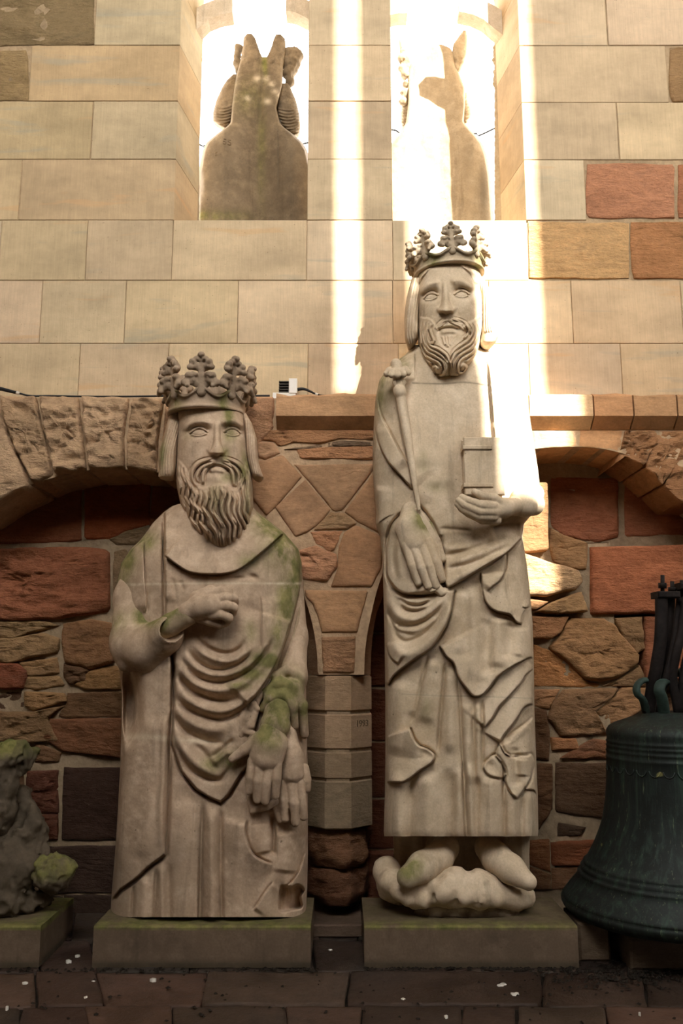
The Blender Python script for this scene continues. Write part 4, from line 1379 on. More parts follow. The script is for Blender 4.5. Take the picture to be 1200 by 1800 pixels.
# ------------------------------------------------------------------ the shorter king on the left
A = ZC(250, 590, 4.5); Bz = ZC(180, 870, 3.158); Cz = ZC(180, 1220, 3.158)
king_l = thing('king_statue', 'mossy stone king on the left, cut short, long wavy beard, holding gloves', 'statue', V(360, 1600, 5.05))
YK = 5.10
def robe_l(r):
    # long folds of the tunic
    for L, a, w in (
        (Cz([(605, 600), (600, 800), (605, 1000), (610, 1225)]), .030, 11),
        (Cz([(560, 590), (550, 800), (545, 1000), (540, 1220)]), -.022, 4),
        (Cz([(656, 620), (657, 800), (657, 1000), (660, 1215)]), -.022, 4),
        (Cz([(460, 560), (440, 800), (430, 1000), (430, 1215)]), .012, 16),
        (Cz([(735, 620), (735, 800), (740, 1000), (745, 1200)]), .014, 16),
        (Cz([(300, 960), (295, 1100), (290, 1235)]), -.016, 3.5),
        (Cz([(325, 930), (330, 1100), (330, 1235)]), .016, 7),
        (Cz([(175, 1050), (168, 1150), (165, 1235)]), -.014, 3),
        (Cz([(235, 1000), (225, 1120), (220, 1235)]), .012, 9),
        (Cz([(375, 930), (368, 1080), (370, 1220)]), -.012, 5),
        (Cz([(160, 200), (130, 500), (100, 760), (70, 1000)]), .010, 20),
        (Cz([(300, 100), (280, 400), (250, 700), (215, 930)]), .012, 18),
        (Cz([(370, 100), (365, 400), (352, 650), (350, 880)]), -.024, 4),
        (Cz([(345, 100), (338, 400), (325, 650), (325, 860)]), .012, 6),
        (Bz([(400, 930), (395, 1050), (385, 1200)]), -.016, 5),
        (Cz([(945, 660), (950, 780), (948, 900)]), -.03, 4),
        (Cz([(870, 720), (880, 820), (895, 890)]), .014, 14),
        (Cz([(1010, 760), (1020, 900), (1010, 1000)]), .016, 18)):
        if L[-1][1] > 1585:
            L = list(L) + [(L[-1][0], 1680)]
        r.ridge(L, a * 1.6, w, .12)
    # left cloak panel, lower edge lifted over the tunic
    r.step(Cz([(383, 60), (350, 890), (250, 965), (180, 1030), (100, 1085), (45, 1150), (-10, 1160), (40, 500), (90, 40), (130, -330), (383, -330)]), .035, 2, None, .02, 3, curve=False)
    # mantle: swag over the body, its hem hangs in a point
    hem = Cz([(383, 280), (440, 430), (520, 530), (600, 578), (655, 600), (700, 560), (770, 440), (815, 395)])
    r.step(list(hem) + Bz([(860, 1200), (960, 980), (1040, 760), (1090, 560), (1120, 330), (1010, 60), (600, -60), (345, 60), (345, 420), (350, 700), (400, 960), (392, 1200)]), .04, 2, None, .022, 3, curve=False)
    # left: two standing mantle edges
    r.edge(Bz([(340, 180), (338, 330), (342, 460), (348, 610)]), .02, 1, 28, 1.5, .014, 2.2)
    r.edge(Bz([(226, 240), (232, 420), (240, 560), (246, 665)]), .02, -1, 26, 1.5, .016, 2.2)
    # collar
    col_ = Bz([(338, 330), (400, 378), (480, 426), (560, 438), (680, 436), (760, 412), (840, 356), (1012, 208)])
    r.edge(col_, .03, 1, 30, 1.5, .02, 3, .03)
    # nested swag folds
    for L, a, w in (
        (Bz([(500, 770), (590, 850), (690, 880), (760, 850), (805, 780)]), -.020, 4),
        (Bz([(480, 800), (570, 890), (690, 925), (790, 880), (850, 800)]), .020, 6),
        (Bz([(450, 830), (540, 935), (650, 972), (770, 930), (850, 850)]), -.024, 4),
        (Bz([(430, 850), (530, 965), (650, 1003), (780, 962), (880, 870), (960, 740)]), .022, 6),
        (Bz([(415, 875), (510, 1000), (640, 1040), (780, 1000), (890, 900), (990, 740)]), -.022, 4),
        (Bz([(405, 920), (500, 1040), (620, 1085), (760, 1060), (880, 960), (980, 830)]), .024, 8),
        (Bz([(400, 970), (480, 1070), (600, 1130), (700, 1140), (770, 1115)]), -.034, 6),
        (Bz([(395, 1010), (470, 1130), (590, 1195), (720, 1190), (830, 1110), (930, 960)]), .026, 9),
        (Cz([(392, -20), (450, 70), (560, 118), (660, 140), (760, 100), (860, 20)]), -.030, 6),
        (Cz([(388, 20), (440, 120), (540, 180), (640, 200), (740, 160)]), .022, 9),
        (Cz([(385, 80), (440, 190), (540, 245), (640, 270), (700, 260)]), -.024, 5),
        (Cz([(385, 140), (440, 290), (530, 390), (620, 440), (690, 420)]), .024, 10),
        (Cz([(400, 260), (460, 390), (560, 460), (650, 475), (700, 420), (740, 360)]), -.026, 5),
        (Cz([(500, 270), (560, 320), (600, 380), (640, 440)]), -.014, 5),
        (Cz([(590, 360), (640, 330), (700, 280), (740, 240)]), -.020, 5),
        (Cz([(600, 400), (660, 350), (720, 300)]), .02, 7),
        (Bz([(420, 1000), (480, 1090), (560, 1145)]), -.014, 4)):
        r.ridge(L, a * 1.35, w, .25)
    # mantle edge falling from the shoulder in front of the left arm
    r.edge(Bz([(1048, 690), (1000, 850), (940, 980), (860, 1100), (795, 1170)]), .03, -1, 40, 2, .03, 4, .05)
    r.edge(Bz([(881, 560), (884, 680), (886, 870)]), .012, 1, 30, 1.5, .014, 2)
    for L, a, w in ((Bz([(940, 560), (930, 700), (900, 830)]), .014, 10), (Bz([(1000, 520), (990, 680), (940, 850)]), .014, 10), (Bz([(965, 560), (955, 720), (915, 860)]), -.01, 5),
                    (Bz([(385, 450), (400, 520), (405, 590)]), -.012, 4), (Bz([(430, 470), (450, 540)]), -.01, 4), (Bz([(280, 250), (285, 400), (290, 600)]), .008, 12)):
        r.ridge(L, a, w, .25)
    # broken spots
    r.blob(*Bz([(820, 640)])[0], 16, 11, -.016, .3); r.blob(*Bz([(835, 455)])[0], 9, 5, -.02, .4); r.blob(*Bz([(745, 460)])[0], 14, 3, -.012)
    r.step(Cz([(988, 1085), (1010, 1064), (1050, 1072), (1085, 1060), (1120, 1085), (1098, 1125), (1104, 1180), (1050, 1196), (984, 1198)]), -.14, 6); r.blob(*Cz([(555, 1110)])[0], 7, 30, -.012, -.1)
    r.blob(*Cz([(975, 1100)])[0], 8, 24, -.03, .1)
    r.edge(Cz([(800, 690), (793, 780), (830, 880), (900, 930), (950, 945)]), .03, -1, 25, 2, .026, 3.5)
    r.edge(Cz([(1128, 870), (1092, 980), (1040, 1055), (1010, 1060)]), .02, 1, 25, 2, .016, 2.5)
    r.edge(Cz([(948, 1040), (890, 1120), (835, 1205)]), .016, 1, 18, 1.5, .014, 2.5)
    # hollow under the right elbow, between sleeve and cloak
    r.blob(*Bz([(150, 1150)])[0], 20, 60, -.13, 0, 4); r.blob(*Cz([(140, 60)])[0], 14, 60, -.07, 0, 4)
    # chipped rims, unevenness
    q = np.stack([r.PX * .05, r.PY * .05, np.zeros_like(r.PX)], -1)
    r.h += .004 * fbm(q, 4, 3)
    # moss, seams, darker patches
    for x, y, rx, ry, a in ((215, 975, 22, 38, 1.), (255, 950, 25, 18, .7), (205, 1010, 16, 30, .8), (500, 960, 36, 45, 1.), (470, 920, 26, 26, 1.), (520, 1000, 18, 60, .95), (505, 1050, 20, 60, .8), (490, 1110, 18, 40, .75), (468, 1160, 26, 16, .85),
                            (445, 1185, 26, 14, .7), (420, 1205, 22, 9, .6), (225, 1105, 24, 22, .5), (440, 985, 20, 14, .6), (372, 1345, 18, 16, .6), (398, 1335, 24, 16, .7), (440, 1110, 14, 20, .4)):
        r.paint('moss', x, y, rx, ry, a)
    r.paintline('seam', Bz([(60, 500), (300, 495), (600, 490), (1112, 492)]), 2.2, .9)
    r.paintline('seam', Cz([(150, 235), (300, 240), (400, 250), (700, 270)]), 5, .85)
    r.paint('dark_tone', 300, 1510, 60, 60, .35); r.paint('dark_tone', 215, 1560, 40, 60, .4)
rows = [(880, 352, 408, .10), (884, 320, 432, .16), (889, 303, 443, .20), (900, 288, 452, .23), (920, 268, 478, .25), (936, 257, 499, .262), (950, 246, 511, .27), (965, 230, 524, .275), (990, 213, 530, .28), (1022, 206, 532, .285), (1080, 203, 535, .29), (1150, 205, 536, .295),
        (1185, 211, 537, .295), (1220, 214, 538, .295), (1290, 213, 539, .295), (1350, 211, 541, .295), (1442, 206, 541, .295), (1500, 202, 541, .30), (1560, 197, 540, .30), (1600, 194, 538, .30), (1612, 194, 538, .30)]
carve('robe', rows, YK, .2, robe_l, M['statue_a'], king_l, step=1.45, pexp=3.0, edge=.05)

# head and beard
YH = 4.98
def head_l(r):
    face(r, [A([(447, 765)])[0] + (16.5, 7.0, -.06), A([(712, 765)])[0] + (15.5, 7.0, .10)],
         [A([(330, 775), (385, 705), (470, 688), (575, 712)]), A([(618, 706), (690, 680), (752, 694), (805, 745)])],
         A([(592, 705)])[0] + A([(590, 925)])[0] + (13,),
         A([(500, 1058), (555, 1032), (630, 1036), (692, 1078)]), A([(525, 1072), (590, 1066), (660, 1080)]))
    r.step(A([(262, 985), (300, 1000), (345, 1060), (385, 1165), (470, 1205), (560, 1180), (640, 1180), (720, 1220), (790, 1170), (810, 1060), (850, 960), (910, 1100), (910, 1430), (870, 1600), (720, 1735), (560, 1735), (410, 1620), (290, 1430), (240, 1150)]), .020, 6)
    locks = [[(282, 1010), (275, 1090), (300, 1180), (290, 1260), (325, 1340), (345, 1400)], [(305, 1010), (300, 1080), (330, 1170), (325, 1270), (365, 1350), (370, 1440), (420, 1520)],
             [(330, 1050), (335, 1120), (365, 1200), (360, 1290), (405, 1370), (400, 1460), (450, 1540), (470, 1610)], [(360, 1090), (370, 1160), (400, 1240), (395, 1320), (440, 1390), (440, 1470), (500, 1550), (520, 1640)],
             [(395, 1190), (425, 1260), (420, 1340), (475, 1420), (480, 1500), (540, 1570), (560, 1670)], [(440, 1220), (465, 1280), (455, 1350), (510, 1420), (530, 1490), (575, 1560), (590, 1690)],
             [(490, 1220), (510, 1290), (490, 1370), (540, 1450), (570, 1520), (600, 1580), (612, 1700)], [(535, 1215), (555, 1290), (540, 1380), (585, 1450), (620, 1520), (625, 1600), (640, 1700)],
             [(580, 1200), (600, 1280), (575, 1370), (600, 1440), (650, 1520), (650, 1610), (665, 1690)], [(625, 1200), (650, 1260), (625, 1350), (640, 1430), (690, 1510), (685, 1600), (700, 1680)],
             [(665, 1210), (695, 1270), (680, 1350), (690, 1420), (735, 1500), (725, 1590), (735, 1660)], [(710, 1240), (735, 1300), (725, 1380), (740, 1450), (775, 1520), (765, 1590), (770, 1630)],
             [(755, 1240), (770, 1310), (765, 1390), (790, 1460), (815, 1520), (805, 1580)], [(795, 1170), (800, 1250), (810, 1330), (805, 1400), (840, 1460), (845, 1530)], [(820, 1090), (835, 1170), (835, 1260), (850, 1340), (855, 1440)], [(845, 1040), (858, 1120), (860, 1220), (868, 1320)]]
    lockset(r, [A(l) for l in locks], .030, 4.0, .020)
    lockset(r, [[(x + 1.6, y) for x, y in A(l)] for l in locks], .005, 1.2, .004)
    r.blob(381, 905, 42, 55, .030)
    # moustache
    lockset(r, [A([(582, 975), (510, 985), (445, 1010), (402, 1060), (392, 1120), (415, 1170), (465, 1198)]), A([(590, 985), (530, 1010), (478, 1040), (440, 1085), (430, 1130), (455, 1180)]), A([(560, 1010), (515, 1040), (485, 1085), (478, 1140), (480, 1185)]),
                A([(622, 975), (690, 985), (755, 1015), (795, 1065), (800, 1120), (775, 1180), (752, 1232)]), A([(620, 985), (680, 1010), (735, 1050), (765, 1100), (760, 1160), (745, 1210)]), A([(640, 1010), (690, 1045), (715, 1095), (722, 1150), (735, 1200)])], .028, 3.6, .014)
    r.blob(*A([(430, 1080)])[0], 12, 18, .016); r.blob(*A([(770, 1080)])[0], 11, 18, .016)
    # chin tuft and cheeks
    lockset(r, [A([(540, 1190), (545, 1250), (530, 1300)]), A([(600, 1180), (590, 1250), (600, 1310)]), A([(655, 1180), (660, 1250), (650, 1300)])], .012, 3, .006)
    r.blob(*A([(370, 880)])[0], 22, 22, .014); r.blob(*A([(760, 880)])[0], 16, 22, .012)
    r.blob(*A([(575, 1130)])[0], 14, 8, .010)
    # side hair at the temples
    for k in range(4):
        r.ridge(A([(275 + k * 8, 690), (268 + k * 6, 820), (272 + k * 3, 960)]), .006, 1.6, .2)
    q = np.stack([r.PX * .06, r.PY * .06, np.zeros_like(r.PX)], -1)
    r.h += .003 * fbm(q, 4, 9)
    for x, y, rx, ry, a in ((402, 725, 9, 28, .8), (405, 765, 12, 14, .6), (430, 820, 12, 30, .6), (396, 800, 10, 16, .5), (380, 880, 18, 30, .45), (345, 710, 12, 22, .35), (405, 840, 16, 10, .6), (330, 765, 10, 8, .3), (435, 880, 10, 40, .4)):
        r.paint('moss', x, y, rx, ry, a)
    r.paint('dark_tone', 385, 955, 40, 20, .4)  # darker beard tip
    for ey_ in (331, 404):
        r.paint('dark_tone', ey_, 752, 20, 5, .35)  # shade under the brows painted into the colour
rows = [(696, 312, 422, .165), (712, 311, 426, .18), (740, 311, 430, .20), (780, 311, 434, .215), (810, 310, 437, .22), (835, 309, 442, .225), (858, 311, 444, .235), (890, 318, 445, .24), (920, 331, 441, .235), (945, 349, 431, .21), (960, 364, 419, .17), (968, 374, 408, .12), (972, 382, 398, .07)]
carve('head', rows, YH, .2, head_l, M['statue_a'], king_l, step=.75, pexp=2.3, edge=.05)
# hair falling beside the cheeks
def hair_l(r):
    for k in range(6):
        x0 = 205 + k * 17
        r.ridge(A([(x0 + 20, 660), (x0 - 12, 780), (x0 - 42, 900), (x0 - 55 + k * 2, 1000), (x0 - 62 + k * 5, 1110)]), .012, 2.3, .04)
        r.ridge(A([(x0 + 29, 660), (x0 - 3, 780), (x0 - 33, 900), (x0 - 46 + k * 2, 1000), (x0 - 52 + k * 5, 1110)]), -.010, 1.4, .04)
    r.paint('moss', 285, 800, 10, 30, .5)
carve('hair', [(728, 298, 320, .06), (745, 293, 318, .09), (770, 287, 314, .10), (790, 281, 312, .11), (808, 278, 310, .11), (825, 280, 309, .11), (838, 278, 307, .10), (840, 280, 305, .06)], 4.98, .10, hair_l, M['statue_a'], king_l, step=.8, nb=16, edge=.2)
def hair_r(r):
    for k in range(6):
        x0 = 822 + k * 15
        r.ridge(A([(x0 - 6, 650), (x0 + 4, 780), (x0 + 10, 900), (x0 + 22, 1000), (x0 + 46, 1110)]), .012, 2.3, .04)
        r.ridge(A([(x0 + 2, 650), (x0 + 12, 780), (x0 + 18, 900), (x0 + 30, 1000), (x0 + 55, 1110)]), -.010, 1.4, .04)
carve('hair', [(726, 425, 432, .06), (745, 428, 443, .09), (770, 430, 451, .10), (795, 432, 453, .11), (812, 435, 454, .11), (828, 440, 459, .11), (838, 443, 463, .10), (842, 446, 460, .06)], 4.98, .10, hair_r, M['statue_a'], king_l, step=.8, nb=16, edge=.2)
# neck
Solid(.03).chain([(372, 860, 5.06, 42), (372, 910, 5.04, 52)]).build('neck', .012, M['statue_a'], king_l)
crown(king_l, M['statue_a'], 364, 733, 4.98, .220, .115, 8, 0, lean=.0, sc=.95, moss=lambda th: .7 * np.exp(-((th - 2 * math.pi + .75) / .25) ** 2) + .6 * np.exp(-((th - .55) / .16) ** 2), tiltx=.03)

# right arm laid across the chest
def arm_moss(spots):
    def f(v):
        a = np.zeros(len(v))
        for (x, y, Y, rr) in spots:
            p = W(x, y, Y)
            d = np.linalg.norm((v - p) * np.array([1, .6, 1]), axis=1) / (rr * mpp(Y, p[2]))
            a = np.maximum(a, np.exp(-d * d))
        return {'moss': a}
    return f
sl = Solid(.035)
sl.chain([(244, 985, 5.10, 22), (236, 1050, 5.0, 34), (236, 1130, 4.90, 40), (258, 1138, 4.84, 39), (290, 1118, 4.76, 33)])
sl.chain([(216, 1085, 4.92, 14), (232, 1130, 4.85, 22), (262, 1165, 4.84, 18)])
sl.chain([(212, 1120, 4.90, 14), (224, 1165, 4.88, 17)])
sl.chain([(222, 1105, 4.83, 9), (236, 1150, 4.79, 9)], .012)
sl.chain([(250, 1120, 4.76, 8), (258, 1150, 4.77, 8)], .012)
sl.chain([(285, 1116, 4.73, 26), (296, 1109, 4.71, 27)], .006)
sl.chain([(300, 1108, 4.68, 21), (330, 1090, 4.66, 19)], .004, True)
sleeve = sl.build('sleeve', .0065, M['statue_a'], king_l, paint=arm_moss([(215, 1100, 4.9, 20), (250, 1080, 4.8, 18), (275, 1085, 4.74, 22)]))
fa = Solid(.012)
fa.chain([(262, 1120, 4.80, 21), (300, 1098, 4.72, 20), (330, 1081, 4.69, 19)])
fa.build('forearm', .006, M['statue_a'], king_l, paint=arm_moss([(285, 1085, 4.72, 30), (315, 1070, 4.7, 24)]))
hd = Solid(.007)
hd.chain([(330, 1076, 4.685, 18), (352, 1066, 4.67, 21), (372, 1064, 4.665, 21)], .02)
hd.chain([(345, 1050, 4.70, 12), (370, 1040, 4.69, 12)], .02)
for js in ([(368, 1046, 4.672, 9.5), (388, 1038, 4.668, 8.5), (402, 1040, 4.68, 7.5), (406, 1048, 4.70, 6.5)],
           [(374, 1056, 4.660, 9.5), (396, 1050, 4.650, 8.6), (411, 1051, 4.665, 7.6), (413, 1059, 4.69, 6.5)],
           [(376, 1068, 4.655, 9.5), (397, 1064, 4.643, 8.8), (411, 1068, 4.660, 7.8), (410, 1077, 4.69, 6.6)],
           [(372, 1080, 4.660, 9.5), (388, 1080, 4.648, 8.8), (402, 1086, 4.66, 7.8), (400, 1092, 4.69, 6.5)]):
    hd.chain(js, .005)
hd.chain([(345, 1084, 4.69, 10), (368, 1091, 4.69, 9), (386, 1097, 4.70, 8.5), (398, 1094, 4.70, 7)], .008)
hd.build('hand', .0038, M['statue_a'], king_l)

# left arm: sleeve, cuff, hand hanging over the folded gloves
ls = Solid(.03)
ls.chain([(505, 1010, 5.05, 26), (512, 1120, 5.0, 28), (512, 1190, 4.92, 27), (505, 1225, 4.86, 28)])
ls.chain([(480, 1190, 4.83, 9), (505, 1178, 4.82, 9), (528, 1192, 4.86, 9)], .012)
ls.chain([(468, 1218, 4.80, 10), (490, 1200, 4.79, 10), (518, 1208, 4.81, 10), (530, 1240, 4.85, 10), (535, 1290, 4.90, 8)], .02)
ls.chain([(462, 1245, 4.80, 8), (476, 1226, 4.77, 9), (498, 1222, 4.765, 9), (514, 1240, 4.78, 9), (518, 1275, 4.82, 7)], .02)
ls.build('sleeve', .0065, M['statue_a'], king_l, paint=arm_moss([(500, 1215, 4.8, 34), (480, 1210, 4.8, 26), (528, 1245, 4.85, 22), (470, 1235, 4.8, 20)]))
cf = Solid(.006)
cf.chain([(490, 1240, 4.80, 23), (484, 1268, 4.765, 24)])
cf.chain([(484, 1273, 4.762, 26.5), (484, 1275, 4.762, 26.5)], .004)
cf.build('cuff', .005, M['statue_a'], king_l, paint=arm_moss([(492, 1250, 4.72, 40)]))
lh = Solid(.006)
lh.chain([(478, 1285, 4.745, 23), (474, 1310, 4.72, 27), (468, 1332, 4.71, 25)], .02)
lh.chain([(456, 1300, 4.72, 14), (450, 1330, 4.71, 12)], .02); lh.chain([(492, 1305, 4.72, 14), (486, 1332, 4.71, 13)], .02)
for js in ([(444, 1338, 4.705, 9.5), (440, 1365, 4.70, 9), (439, 1390, 4.72, 7.5)],
           [(457, 1340, 4.690, 9.5), (453, 1372, 4.685, 9), (452, 1405, 4.71, 7.5)],
           [(472, 1342, 4.688, 9.5), (468, 1374, 4.684, 9), (466, 1408, 4.71, 7.5)],
           [(487, 1340, 4.700, 9.5), (486, 1368, 4.697, 8.8), (484, 1398, 4.72, 7.2)]):
    lh.chain(js, .004)
lh.chain([(452, 1300, 4.72, 11), (430, 1318, 4.715, 9.5), (408, 1334, 4.72, 7)], .008)
lh.build('hand', .0038, M['statue_a'], king_l, paint=arm_moss([(474, 1290, 4.7, 26)]))
# folded gloves held in the hand
gl = Solid(.008)
gl.chain([(506, 1285, 4.83, 14), (514, 1330, 4.80, 18), (516, 1360, 4.79, 18)], .02)
gl.chain([(500, 1310, 4.80, 13), (505, 1365, 4.79, 13)], .02)
for js in ([(497, 1375, 4.785, 9), (498, 1405, 4.785, 8.5), (501, 1438, 4.80, 7.5)], [(513, 1378, 4.78, 9.5), (516, 1410, 4.78, 8.5), (519, 1446, 4.80, 7.5)],
           [(526, 1375, 4.79, 9), (530, 1400, 4.79, 8.5), (533, 1435, 4.81, 7.5)], [(535, 1350, 4.82, 8), (539, 1370, 4.82, 7.5), (540, 1388, 4.83, 6)], [(486, 1400, 4.80, 8), (488, 1420, 4.81, 8), (492, 1440, 4.82, 7)]):
    gl.chain(js, .005)
gl.build('glove', .0045, M['statue_a'], king_l, noise=.004, nscale=22)
gt = Solid(.005)       # knotted cuffs of the gloves beside the wrist
for js in ([(444, 1243, 4.79, 8), (432, 1262, 4.78, 8), (415, 1290, 4.79, 7)], [(436, 1240, 4.80, 7), (424, 1262, 4.79, 6), (410, 1296, 4.80, 5)], [(448, 1250, 4.78, 7), (440, 1275, 4.77, 8), (424, 1292, 4.78, 6)],
           [(440, 1246, 4.77, 5), (446, 1238, 4.77, 6), (452, 1246, 4.77, 5)], [(430, 1285, 4.77, 6), (446, 1290, 4.76, 5), (438, 1302, 4.77, 5)], [(416, 1296, 4.79, 6), (424, 1308, 4.79, 5)]):
    gt.chain(js)
gt.build('glove_cuff', .0045, M['statue_a'], king_l)
cl = Solid(.008)       # cloth end under the fingers
cl.chain([(440, 1400, 4.80, 7), (444, 1425, 4.79, 6), (470, 1418, 4.78, 6), (495, 1402, 4.79, 6)])
cl.chain([(450, 1395, 4.81, 12), (475, 1395, 4.80, 12)])
cl.build('cloth_end', .0055, M['statue_a'], king_l)

# plinth
def plinth(parent, x0, x1, Y0, Y1, zt, moss_f, right_extra=0.0, bevel=.035, x0b=None, x1b=None):
    a = float(W(x0, 1665, Y0)[0]); b = float(W(x1, 1665, Y0)[0])
    nx_, ny_, nz_ = 60, 18, 12
    def grid(fn, n1, n2):
        u, v = np.meshgrid(np.linspace(0, 1, n1), np.linspace(0, 1, n2))
        p = fn(u, v).reshape(-1, 3)
        i = (np.arange(n2 - 1)[:, None] * n1 + np.arange(n1 - 1)[None]).ravel()
        return p, np.stack([i, i + 1, i + n1 + 1, i + n1], 1)
    V_, Q_ = [], []
    off = 0
    e = .008
    sides = [
        (lambda u, v: np.stack([a + (b - a) * u, np.full_like(u, Y0), (zt - e) * v], -1), nx_, nz_),
        (lambda u, v: np.stack([a + (b - a) * u, Y0 + e * v, zt - e + e * v], -1), nx_, 2),
        (lambda u, v: np.stack([a + (b - a) * u, Y0 + e + (Y1 - Y0 - e) * v, np.full_like(u, zt)], -1), nx_, ny_),
        (lambda u, v: np.stack([np.full_like(u, b), Y0 + (Y1 - Y0) * u, zt * v], -1), ny_, nz_),
        (lambda u, v: np.stack([np.full_like(u, a), Y1 + (Y0 - Y1) * u, zt * v], -1), ny_, nz_),
        (lambda u, v: np.stack([b + (a - b) * u, np.full_like(u, Y1), zt * v], -1), nx_, 2)]
    for fn, n1, n2 in sides:
        p, q = grid(fn, n1, n2)
        V_.append(p); Q_.append(q + off); off += len(p)
    v = np.vstack(V_)
    top = v[:, 2] > zt - .02
    edge_d = np.minimum.reduce([v[:, 0] - a, b - v[:, 0], v[:, 1] - Y0])
    v = v + (.004 * fbm(v * 14, 3, 4))[:, None] * np.array([0, -1, .6])
    at = {'moss': np.where(top, moss_f(v), 0), 'dark_tone': np.clip((.045 - v[:, 2]) / .03, 0, 1) * .95 + np.where(v[:, 1] > Y0 + .02, .25, 0)}  # darker at the foot and behind the front face
    return mesh_obj('plinth', v, None, M['plinth'], parent, True, quads=np.vstack(Q_), attrs=at, color=None)
p_ = plinth(king_l, 163, 546, 4.73, 5.28, .198, lambda v: np.clip(1.2 - (v[:, 1] - 4.73) / .13, 0, 1) * .5 + .2)
